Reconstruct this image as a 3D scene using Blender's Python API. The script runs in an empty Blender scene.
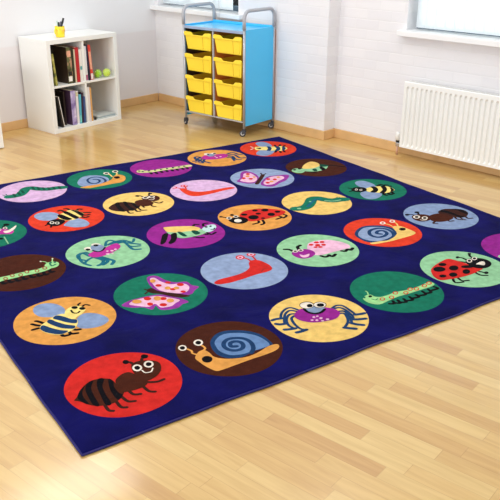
import bpy, bmesh, math, random
from mathutils import Vector, Matrix
random.seed(7)
SC = bpy.context.scene
COL = SC.collection
PI = math.pi

# ------------------------------------------------------------------ helpers
def lin(c):
    return tuple(((v/255)/12.92 if v/255 <= .04045 else ((v/255+.055)/1.055)**2.4) for v in c) + (1,)

def mat(name, rgb, rough=.5, metal=0., coat=0., bump=None, noise=None, sheen=0., trans=0., spec=.5):
    """procedural principled material; noise=(scale, amount) varies the colour, bump=(scale, strength, distance)"""
    m = bpy.data.materials.new(name); m.use_nodes = True
    nt = m.node_tree; N = nt.nodes; L = nt.links
    b = N['Principled BSDF']; c = lin(rgb)
    b.inputs['Base Color'].default_value = c
    b.inputs['Roughness'].default_value = rough
    b.inputs['Metallic'].default_value = metal
    b.inputs['Coat Weight'].default_value = coat
    b.inputs['Sheen Weight'].default_value = sheen
    b.inputs['Specular IOR Level'].default_value = spec
    tc = N.new('ShaderNodeTexCoord')
    if noise:
        n = N.new('ShaderNodeTexNoise'); n.inputs['Scale'].default_value = noise[0]; n.inputs['Detail'].default_value = 5
        L.new(tc.outputs['Object'], n.inputs['Vector'])
        r = N.new('ShaderNodeValToRGB')
        a = noise[1]
        r.color_ramp.elements[0].position = .3; r.color_ramp.elements[1].position = .7
        r.color_ramp.elements[0].color = tuple(v*(1-a) for v in c[:3])+(1,)
        r.color_ramp.elements[1].color = tuple(min(1, v*(1+a)) for v in c[:3])+(1,)
        L.new(n.outputs['Fac'], r.inputs['Fac']); L.new(r.outputs['Color'], b.inputs['Base Color'])
    if bump:
        n = N.new('ShaderNodeTexNoise'); n.inputs['Scale'].default_value = bump[0]; n.inputs['Detail'].default_value = 4
        L.new(tc.outputs['Object'], n.inputs['Vector'])
        bp = N.new('ShaderNodeBump'); bp.inputs['Strength'].default_value = bump[1]; bp.inputs['Distance'].default_value = bump[2]
        L.new(n.outputs['Fac'], bp.inputs['Height']); L.new(bp.outputs['Normal'], b.inputs['Normal'])
    return m

def obj(name, bm, mats, parent=None, smooth=False, loc=None):
    me = bpy.data.meshes.new(name)
    bmesh.ops.recalc_face_normals(bm, faces=bm.faces[:])
    bm.to_mesh(me); bm.free()
    for m in (mats if isinstance(mats, (list, tuple)) else [mats]): me.materials.append(m)
    if smooth:
        for p in me.polygons: p.use_smooth = True
    o = bpy.data.objects.new(name, me); COL.objects.link(o)
    if parent: o.parent = parent
    if loc: o.location = loc
    return o

def bevel(o, w=.003, seg=2):
    m = o.modifiers.new('bevel', 'BEVEL'); m.width = w; m.segments = seg; m.limit_method = 'ANGLE'; m.angle_limit = math.radians(35)
    return o

def thing(name, label, cat, loc=(0,0,0), rot=(0,0,0), group=None):
    o = bpy.data.objects.new(name, None); COL.objects.link(o)
    o.empty_display_size = .05
    o.location = loc; o.rotation_euler = rot
    return tag(o, label, cat, group)

def tag(o, label, cat, group=None):
    o['label'] = label; o['category'] = cat
    if group: o['group'] = group
    return o

def structure(o):
    o['kind'] = 'structure'; return o

def box(bm, x0, x1, y0, y1, z0, z1, mi=0):
    v = [bm.verts.new(p) for p in ((x0,y0,z0),(x1,y0,z0),(x1,y1,z0),(x0,y1,z0),(x0,y0,z1),(x1,y0,z1),(x1,y1,z1),(x0,y1,z1))]
    for f in ((3,2,1,0),(4,5,6,7),(0,1,5,4),(1,2,6,5),(2,3,7,6),(3,0,4,7)):
        bm.faces.new([v[i] for i in f]).material_index = mi
    return v

def boxo(name, d, m, parent=None, bev=.002):
    bm = bmesh.new(); box(bm, *d); o = obj(name, bm, m, parent)
    if bev: bevel(o, bev)
    return o

def tube(bm, pts, r, n=12, closed=False, mi=0):
    pts = [Vector(p) for p in pts]; rings = []
    prev = None
    for i, p in enumerate(pts):
        a = pts[max(i-1, 0)]; b = pts[min(i+1, len(pts)-1)]
        if closed: a = pts[i-1]; b = pts[(i+1) % len(pts)]
        t = (b-a).normalized()
        if prev is None:
            ref = Vector((0,0,1)) if abs(t.z) < .9 else Vector((1,0,0))
            x = t.cross(ref).normalized()
        else:
            x = (prev - t*prev.dot(t)).normalized()
        prev = x; y = t.cross(x)
        rings.append([bm.verts.new(p + x*(r*math.cos(2*PI*k/n)) + y*(r*math.sin(2*PI*k/n))) for k in range(n)])
    m = len(rings)
    for i in range(m if closed else m-1):
        A, B = rings[i], rings[(i+1) % m]
        for k in range(n): bm.faces.new((A[k], A[(k+1)%n], B[(k+1)%n], B[k])).material_index = mi
    if not closed:
        bm.faces.new(rings[0][::-1]).material_index = mi; bm.faces.new(rings[-1]).material_index = mi

def lathe(bm, prof, n=32, axis='z', c=(0,0,0), mi=0, caps=True):
    """prof: (radius, height) pairs"""
    c = Vector(c); rings = []
    for r, h in prof:
        ring = []
        for k in range(n):
            a = 2*PI*k/n; p = (r*math.cos(a), r*math.sin(a), h)
            if axis == 'y': p = (p[0], h, p[1])
            if axis == 'x': p = (h, p[0], p[1])
            ring.append(bm.verts.new(c+Vector(p)))
        rings.append(ring)
    for A, B in zip(rings, rings[1:]):
        for k in range(n): bm.faces.new((A[k], A[(k+1)%n], B[(k+1)%n], B[k])).material_index = mi
    if caps:
        bm.faces.new(rings[0]).material_index = mi; bm.faces.new(rings[-1][::-1]).material_index = mi

def prism(bm, pts, axis, a, b, mi=0):
    """extrude the 2-D outline pts from a to b along axis"""
    def P(u, v, w):
        return {'x': (w,u,v), 'y': (u,w,v), 'z': (u,v,w)}[axis]
    A = [bm.verts.new(P(u,v,a)) for u,v in pts]; B = [bm.verts.new(P(u,v,b)) for u,v in pts]
    bm.faces.new(A).material_index = mi; bm.faces.new(B[::-1]).material_index = mi
    n = len(pts)
    for i in range(n): bm.faces.new((A[i], A[(i+1)%n], B[(i+1)%n], B[i])).material_index = mi

# ------------------------------------------------------------------ camera
cam = bpy.data.cameras.new('camera'); camo = bpy.data.objects.new('camera', cam); COL.objects.link(camo)
R0 = Matrix(((0.706846,-0.707349,0.005084),(0.274922,0.281334,0.919385),(-0.651756,-0.648467,0.393325)))   # right, up, back
camo.matrix_world = Matrix.Translation((-1.03628,-1.812206,1.601925)) @ R0.transposed().to_4x4()
cam.sensor_width = 36; cam.lens = 749.483/500*36; cam.clip_start = .05
SC.camera = camo

# ------------------------------------------------------------------ setting
UA, UB, VB, VS = 3.702, 3.840, 4.225, 2.05      # near wall face, recessed wall face, back wall face, where the wall steps

def wood_floor():
    m = bpy.data.materials.new('maple strip floor'); m.use_nodes = True
    nt = m.node_tree; N = nt.nodes; L = nt.links; b = N['Principled BSDF']
    def math_(op, a, c=None):
        n = N.new('ShaderNodeMath'); n.operation = op
        for i, v in enumerate((a, c)):
            if v is None: continue
            if isinstance(v, (int, float)): n.inputs[i].default_value = v
            else: L.new(v, n.inputs[i])
        return n.outputs[0]
    tc = N.new('ShaderNodeTexCoord')
    mp = N.new('ShaderNodeMapping'); mp.inputs['Rotation'].default_value = (0,0,math.radians(84.5))
    L.new(tc.outputs['Object'], mp.inputs['Vector'])
    sx = N.new('ShaderNodeSeparateXYZ'); L.new(mp.outputs['Vector'], sx.inputs[0])
    X, Y = sx.outputs[0], sx.outputs[1]
    row = math_('FLOOR', math_('DIVIDE', Y, .066))
    wn = N.new('ShaderNodeTexWhiteNoise'); wn.noise_dimensions = '1D'; L.new(row, wn.inputs['W'])
    xs = math_('DIVIDE', math_('ADD', X, math_('MULTIPLY', wn.outputs['Value'], 3.7)), .46)
    cell = math_('FLOOR', xs)
    cb = N.new('ShaderNodeCombineXYZ'); L.new(row, cb.inputs[0]); L.new(cell, cb.inputs[1])
    w2 = N.new('ShaderNodeTexWhiteNoise'); w2.noise_dimensions = '2D'; L.new(cb.outputs[0], w2.inputs['Vector'])
    ramp = N.new('ShaderNodeValToRGB'); e = ramp.color_ramp.elements
    e[0].position = 0; e[0].color = lin((195,150,86)); e[1].position = 1; e[1].color = lin((215,181,115))
    k = e.new(.2); k.color = lin((205,164,97)); k = e.new(.6); k.color = lin((211,173,106))
    L.new(w2.outputs['Value'], ramp.inputs['Fac'])
    # grain, stretched along the strip
    m2 = N.new('ShaderNodeMapping'); m2.inputs['Scale'].default_value = (2.2, 26, 1); L.new(mp.outputs['Vector'], m2.inputs['Vector'])
    ad = N.new('ShaderNodeVectorMath'); ad.operation = 'ADD'; L.new(m2.outputs[0], ad.inputs[0])
    sc = N.new('ShaderNodeVectorMath'); sc.operation = 'SCALE'; sc.inputs['Scale'].default_value = 9; L.new(w2.outputs['Color'], sc.inputs[0]); L.new(sc.outputs[0], ad.inputs[1])
    ng = N.new('ShaderNodeTexNoise'); ng.inputs['Scale'].default_value = 1.6; ng.inputs['Detail'].default_value = 6; ng.inputs['Distortion'].default_value = .7
    L.new(ad.outputs[0], ng.inputs['Vector'])
    gr = N.new('ShaderNodeValToRGB'); gr.color_ramp.elements[0].position = .32; gr.color_ramp.elements[0].color = (.80,.72,.60,1)
    gr.color_ramp.elements[1].position = .62; gr.color_ramp.elements[1].color = (1,1,1,1); L.new(ng.outputs['Fac'], gr.inputs['Fac'])
    mx = N.new('ShaderNodeMix'); mx.data_type = 'RGBA'; mx.blend_type = 'MULTIPLY'; mx.inputs[0].default_value = .62
    L.new(ramp.outputs['Color'], mx.inputs[6]); L.new(gr.outputs['Color'], mx.inputs[7])
    # thin joints
    fy = math_('FRACT', math_('DIVIDE', Y, .066)); fx = math_('FRACT', xs)
    j = math_('MAXIMUM', math_('LESS_THAN', fy, .03), math_('LESS_THAN', fx, .005))
    mj = N.new('ShaderNodeMix'); mj.data_type = 'RGBA'; mj.blend_type = 'MULTIPLY'
    L.new(math_('MULTIPLY', j, .30), mj.inputs[0]); L.new(mx.outputs[2], mj.inputs[6]); mj.inputs[7].default_value = (.45,.28,.14,1)
    # small knots
    vo = N.new('ShaderNodeTexVoronoi'); vo.inputs['Scale'].default_value = 3.1; m3 = N.new('ShaderNodeMapping'); m3.inputs['Scale'].default_value = (.6,1,1)
    L.new(mp.outputs['Vector'], m3.inputs['Vector']); L.new(m3.outputs[0], vo.inputs['Vector'])
    kn = math_('LESS_THAN', vo.outputs['Distance'], .024)
    mk = N.new('ShaderNodeMix'); mk.data_type = 'RGBA'; mk.blend_type = 'MULTIPLY'
    L.new(math_('MULTIPLY', kn, .6), mk.inputs[0]); L.new(mj.outputs[2], mk.inputs[6]); mk.inputs[7].default_value = (.35,.16,.07,1)
    L.new(mk.outputs[2], b.inputs['Base Color'])
    b.inputs['Roughness'].default_value = .30; b.inputs['Specular IOR Level'].default_value = .5; b.inputs['Coat Weight'].default_value = .55; b.inputs['Coat Roughness'].default_value = .13
    rr = N.new('ShaderNodeMapRange'); rr.inputs[3].default_value = .24; rr.inputs[4].default_value = .38
    L.new(ng.outputs['Fac'], rr.inputs[0]); L.new(rr.outputs[0], b.inputs['Roughness'])
    return m

def brick_paint():
    m = bpy.data.materials.new('white painted brick'); m.use_nodes = True
    nt = m.node_tree; N = nt.nodes; L = nt.links; b = N['Principled BSDF']
    tc = N.new('ShaderNodeTexCoord'); s = N.new('ShaderNodeSeparateXYZ'); L.new(tc.outputs['Object'], s.inputs[0])
    ad = N.new('ShaderNodeMath'); L.new(s.outputs[0], ad.inputs[0]); L.new(s.outputs[1], ad.inputs[1])
    c = N.new('ShaderNodeCombineXYZ'); L.new(ad.outputs[0], c.inputs[0]); L.new(s.outputs[2], c.inputs[1])
    nz = N.new('ShaderNodeTexNoise'); nz.inputs['Scale'].default_value = 9; nz.inputs['Detail'].default_value = 4; L.new(tc.outputs['Object'], nz.inputs['Vector'])
    dv = N.new('ShaderNodeVectorMath'); dv.operation = 'MULTIPLY_ADD'; L.new(nz.outputs['Color'], dv.inputs[0]); dv.inputs[1].default_value = (.008,.008,0); L.new(c.outputs[0], dv.inputs[2])
    br = N.new('ShaderNodeTexBrick'); L.new(dv.outputs[0], br.inputs['Vector'])
    br.inputs['Scale'].default_value = 1; br.inputs['Brick Width'].default_value = .225; br.inputs['Row Height'].default_value = .075
    br.inputs['Mortar Size'].default_value = .006; br.inputs['Mortar Smooth'].default_value = .8
    br.inputs['Color1'].default_value = lin((234,232,233)); br.inputs['Color2'].default_value = lin((229,227,229)); br.inputs['Mortar'].default_value = lin((231,229,230))
    L.new(br.outputs['Color'], b.inputs['Base Color'])
    inv = N.new('ShaderNodeMath'); inv.operation = 'SUBTRACT'; inv.inputs[0].default_value = 1; L.new(br.outputs['Fac'], inv.inputs[1])
    n2 = N.new('ShaderNodeTexNoise'); n2.inputs['Scale'].default_value = 40; L.new(tc.outputs['Object'], n2.inputs['Vector'])
    h = N.new('ShaderNodeMath'); h.operation = 'MULTIPLY_ADD'; L.new(n2.outputs['Fac'], h.inputs[0]); h.inputs[1].default_value = .35; L.new(inv.outputs[0], h.inputs[2])
    bp = N.new('ShaderNodeBump'); bp.inputs['Strength'].default_value = .22; bp.inputs['Distance'].default_value = .005
    L.new(h.outputs[0], bp.inputs['Height']); L.new(bp.outputs['Normal'], b.inputs['Normal'])
    b.inputs['Roughness'].default_value = .55
    return m

def back_plaster():
    m = bpy.data.materials.new('plaster slightly darker below'); m.use_nodes = True
    nt = m.node_tree; N = nt.nodes; L = nt.links; b = N['Principled BSDF']
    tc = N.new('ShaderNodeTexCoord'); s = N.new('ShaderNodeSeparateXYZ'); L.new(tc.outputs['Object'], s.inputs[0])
    r = N.new('ShaderNodeMapRange'); L.new(s.outputs[2], r.inputs[0]); r.inputs[1].default_value = .685; r.inputs[2].default_value = .70  # tone step: slightly darker and pinker below
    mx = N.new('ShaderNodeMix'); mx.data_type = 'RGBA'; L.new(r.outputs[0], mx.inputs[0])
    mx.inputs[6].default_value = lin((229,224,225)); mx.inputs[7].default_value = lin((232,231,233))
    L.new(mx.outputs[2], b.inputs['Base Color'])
    n2 = N.new('ShaderNodeTexNoise'); n2.inputs['Scale'].default_value = 30; L.new(tc.outputs['Object'], n2.inputs['Vector'])
    bp = N.new('ShaderNodeBump'); bp.inputs['Strength'].default_value = .15; bp.inputs['Distance'].default_value = .003
    L.new(n2.outputs['Fac'], bp.inputs['Height']); L.new(bp.outputs['Normal'], b.inputs['Normal'])
    b.inputs['Roughness'].default_value = .5
    return m

M_floor = wood_floor(); M_brick = brick_paint(); M_back = back_plaster()
M_base = mat('varnished skirting wood', (214,172,118), .35, noise=(6,.10), bump=(60,.1,.001))
M_sill = mat('white gloss sill', (238,238,238), .3, noise=(3,.01))
M_frame = mat('frame in outside view tone', (84,104,118), .4, noise=(5,.05))  # blue grey puts the dark view through the glass into the frame

bm = bmesh.new(); box(bm, -3.5, 4.2, -3.5, 4.5, -.1, 0); structure(obj('floor', bm, M_floor))
WR = math.radians(3.3)
def turn_back(o):      # the back wall is not quite square to the window wall
    o.matrix_world = Matrix.Translation((UA,VB,0)) @ Matrix.Rotation(WR,4,'Z') @ Matrix.Translation((-UA,-VB,0)); return o
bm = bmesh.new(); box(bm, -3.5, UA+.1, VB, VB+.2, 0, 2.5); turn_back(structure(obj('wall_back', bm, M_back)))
bm = bmesh.new()
W1 = (3.06, 4.17); W2 = (-1.2, 1.42); ZS, ZT = .885, 2.1
box(bm, UA, UA+.25, VS, VB+.2, 0, ZS); box(bm, UA, UA+.25, VS, W1[0], ZS, 2.5); box(bm, UA, UA+.25, W1[1], VB+.2, ZS, 2.5); box(bm, UA, UA+.25, W1[0], W1[1], ZT, 2.5)
box(bm, UB, UB+.25, -3.5, VS, 0, ZS); box(bm, UB, UB+.25, W2[1], VS, ZS, 2.5); box(bm, UB, UB+.25, -3.5, W2[0], ZS, 2.5); box(bm, UB, UB+.25, W2[0], W2[1], ZT, 2.5)
structure(obj('wall_right', bm, M_brick))
def skirting(name, pieces):
    bm = bmesh.new()
    for p in pieces: box(bm, *p)
    return structure(bevel(obj(name, bm, M_base), .004))
turn_back(skirting('baseboard_back', [(-3.5, UA-.0165, VB-.016, VB, 0, .075)]))
skirting('baseboard_right', [(UA-.016, UA, VS-.016, VB-.016, 0, .075), (UA, UB-.016, VS-.016, VS, 0, .075), (UB-.016, UB, -3.5, VS, 0, .075)])

def blind_mat():
    m = bpy.data.materials.new('translucent blind fabric'); m.use_nodes = True
    nt = m.node_tree; N = nt.nodes; L = nt.links; b = N['Principled BSDF']
    b.inputs['Base Color'].default_value = lin((240,243,245)); b.inputs['Roughness'].default_value = .8
    t = N.new('ShaderNodeBsdfTranslucent')
    n = N.new('ShaderNodeTexNoise'); n.inputs['Scale'].default_value = 120
    tc = N.new('ShaderNodeTexCoord'); L.new(tc.outputs['Object'], n.inputs['Vector'])
    r = N.new('ShaderNodeValToRGB'); r.color_ramp.elements[0].color = lin((228,238,244)); r.color_ramp.elements[1].color = lin((246,250,252))
    L.new(n.outputs['Fac'], r.inputs['Fac']); L.new(r.outputs['Color'], t.inputs['Color'])
    x = N.new('ShaderNodeMixShader'); x.inputs[0].default_value = .5
    L.new(b.outputs[0], x.inputs[1]); L.new(t.outputs[0], x.inputs[2]); L.new(x.outputs[0], N['Material Output'].inputs['Surface'])
    return m
M_blind = blind_mat()
def glass_mat():
    m = bpy.data.materials.new('window glass'); m.use_nodes = True
    nt = m.node_tree; N = nt.nodes; L = nt.links
    g = N.new('ShaderNodeBsdfGlossy'); g.inputs['Roughness'].default_value = .03
    t = N.new('ShaderNodeBsdfTransparent'); t.inputs['Color'].default_value = (.9,.95,.95,1)
    f = N.new('ShaderNodeFresnel'); x = N.new('ShaderNodeMixShader')
    L.new(f.outputs[0], x.inputs[0]); L.new(t.outputs[0], x.inputs[1]); L.new(g.outputs[0], x.inputs[2]); L.new(x.outputs[0], N['Material Output'].inputs['Surface'])
    return m
M_glass = glass_mat()

def window(name, u, v0, v1, sill_u, sv0, sv1, b0, b1, blabel):
    w = bpy.data.objects.new(name, None); COL.objects.link(w); w.location = (u, (v0+v1)/2, ZS); structure(w)
    c = (v0+v1)/2
    bm = bmesh.new()
    box(bm, .13, .18, v0-c, v1-c, .04, .085); box(bm, .13, .18, v0-c, v1-c, 1.14, ZT-ZS)
    box(bm, .13, .18, v0-c, v0-c+.07, .085, 1.14); box(bm, .13, .18, v1-c-.07, v1-c, .085, 1.14)
    for k in (1, 2):
        y = (v1-v0)*(k/3-.5); box(bm, .13, .18, y-.025, y+.025, .085, 1.14)
    bevel(obj('window_frame', bm, M_frame, w), .003)
    bm = bmesh.new(); box(bm, .152, .158, v0-c+.05, v1-c-.05, .07, 1.16); obj('pane', bm, M_glass, w)
    bm = bmesh.new(); box(bm, -.0004, .129, v0-c+.001, v1-c-.001, 0, .04)
    box(bm, sill_u-u, -.0005, sv0-c, sv1-c, 0, .04)
    o = obj('window_sill', bm, M_sill, w); bevel(o, .004)
    # the blind
    t = thing('vertical_blind', blabel, 'blind', (u+.055, (b0+b1)/2, ZT-.02))
    bm = bmesh.new(); n = int((b1-b0)/.078); top = -.03; bot = ZS+.058-(ZT-.02)
    for i in range(n+1):
        y = b0+(b1-b0)*(i+.5)/(n+1) - (b0+b1)/2; w2 = .047; a = math.radians(84.5)
        dx, dy = w2*math.cos(a), w2*math.sin(a)
        pts = [(-dx,-dy), (0,.0), (dx,dy)]
        A = [bm.verts.new((p[0]+(.003 if k==1 else 0), y+p[1], top)) for k, p in enumerate(pts)]
        B = [bm.verts.new((p[0]+(.003 if k==1 else 0), y+p[1], bot)) for k, p in enumerate(pts)]
        for k in range(2): bm.faces.new((A[k], A[k+1], B[k+1], B[k]))
        box(bm, -dx*.5-.002, dx*.5+.002, y-.03, y+.03, bot, bot+.018)
    obj('slats', bm, M_blind, t)
    boxo('headrail', (-.02,.02,(b0-b1)/2,(b1-b0)/2,-.03,.01), M_sill, t)
    return w
window('window_1', UA, W1[0], W1[1], UA-.06, 2.99, VB-.001, W1[0]+.13, W1[1]-.01, 'white vertical blind in the far window behind the tray trolley')
window('window_2', UB, W2[0], W2[1], UB-.07, -1.27, 1.46, W2[0]+.02, W2[1]-.05, 'white vertical blind in the window above the radiator')

# blind cord with its brown weight
M_cord = mat('white cord', (205,205,205), .6, noise=(50,.05)); M_brownplastic = mat('brown plastic', (120,80,66), .4, noise=(40,.05))
t = thing('blind_cord', 'thin blind cord with a small brown weight hanging behind the trolley', 'cord', (UA-.068, 3.235, .82))
bm = bmesh.new(); tube(bm, [(0,0,.03),(0,0,.6),(0.0,0,1.25)], .0022, 6); obj('cord', bm, M_cord, t)
bm = bmesh.new(); lathe(bm, [(.002,.04),(.007,.036),(.008,.004),(.004,0)], 12); obj('weight', bm, M_brownplastic, t, True)

# ------------------------------------------------------------------ radiator
M_rad = mat('white radiator enamel', (240,240,236), .3, noise=(4,.01)); M_slot_shade = mat('dark slot shade', (90,88,86), .6, noise=(30,.1))  # the dark grey paints the shade below the top grille
M_chrome = mat('chrome', (200,200,205), .18, metal=1, noise=(30,.03)); M_black = mat('black plastic', (24,24,26), .35, noise=(40,.1)); M_copper = mat('pinkish copper pipe', (216,170,148), .35, metal=.3, noise=(30,.05))
RV0, RV1, RZ0, RZ1, RU = -.9, 1.335, .072, .572, 3.745
t = thing('radiator', 'white ribbed panel radiator under the right window', 'radiator', (RU, RV1, 0))
bm = bmesh.new()
L_ = RV1-RV0; n = int(L_/.0405); prof = [(0.0,0.0),(0.0,-.018)]
y = -.018
pitch = (L_-.036)/n
for i in range(n):
    y0 = -.018-i*pitch
    prof += [(-.0005,y0-pitch*.10),(.014,y0-pitch*.26),(.014,y0-pitch*.50),(-.0005,y0-pitch*.66)]
prof += [(0,-L_+.018),(0,-L_)]
zs = [(RZ0,.0,0),(RZ0+.014,0.0,0),(RZ0+.03,0,1),(RZ1-.05,0,1),(RZ1-.034,0,0),(RZ1-.006,0,0),(RZ1,.005,0)]
rows = []
for z, off, f in zs: rows.append([bm.verts.new((p[0]*f+off, p[1], z)) for p in prof])
back = [[bm.verts.new((.05, p, z)) for p in (0, -L_)] for z in (RZ0, RZ1-.004)]
for A, B in zip(rows, rows[1:]):
    for k in range(len(A)-1): bm.faces.new((A[k], A[k+1], B[k+1], B[k]))
obj('front_panel', bm, M_rad, t)
o = boxo('rear_panel', (.040,.046,-L_+.01,-.01,RZ0+.01,RZ1-.03), M_rad, t, .001)
bm = bmesh.new(); box(bm, .0045, .052, -.006, 0, RZ0, RZ1-.002); obj('side_cover', bm, M_rad, t)
bm = bmesh.new(); box(bm, .0045, .052, -L_, -L_+.006, RZ0, RZ1-.002); obj('side_cover', bm, M_rad, t)
bm = bmesh.new(); box(bm, .006, .012, -L_+.006, -.006, RZ1-.006, RZ1); box(bm, .046, .052, -L_+.006, -.006, RZ1-.006, RZ1)
y = -.05
while y > -L_+.02:
    box(bm, .012, .046, y, y+.006, RZ1-.005, RZ1-.001); y -= .02
obj('top_grille', bm, M_rad, t)
bm = bmesh.new(); box(bm, .012, .046, -L_+.01, -.01, RZ1-.03, RZ1-.02); obj('slot_shade_core', bm, M_slot_shade, t)  # dark sheet painted as the shade inside the grille
for y in (-.3, -L_+.3):
    bm = bmesh.new(); box(bm, .046, UB-RU-.0005, y-.02, y+.02, .2, .48); obj('wall_bracket', bm, M_rad, t)
bm = bmesh.new(); tube(bm, [(.026,.034,0.0),(.026,.034,.075)], .008, 14); obj('pipe', bm, M_copper, t, True)
v = boxo('valve_body', (.012,.040,-.002,.046,.066,.098), M_chrome, t, .006)
bm = bmesh.new(); lathe(bm, [(.012,.098),(.015,.10),(.015,.112),(.012,.114)], 18, c=(.026,.034,0)); obj('valve_collar', bm, M_black, v, False)
bm = bmesh.new(); lathe(bm, [(.012,.114),(.020,.118),(.021,.165),(.017,.176),(.004,.178)], 20, c=(.026,.034,0)); obj('valve_head', bm, M_rad, v, True)
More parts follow.
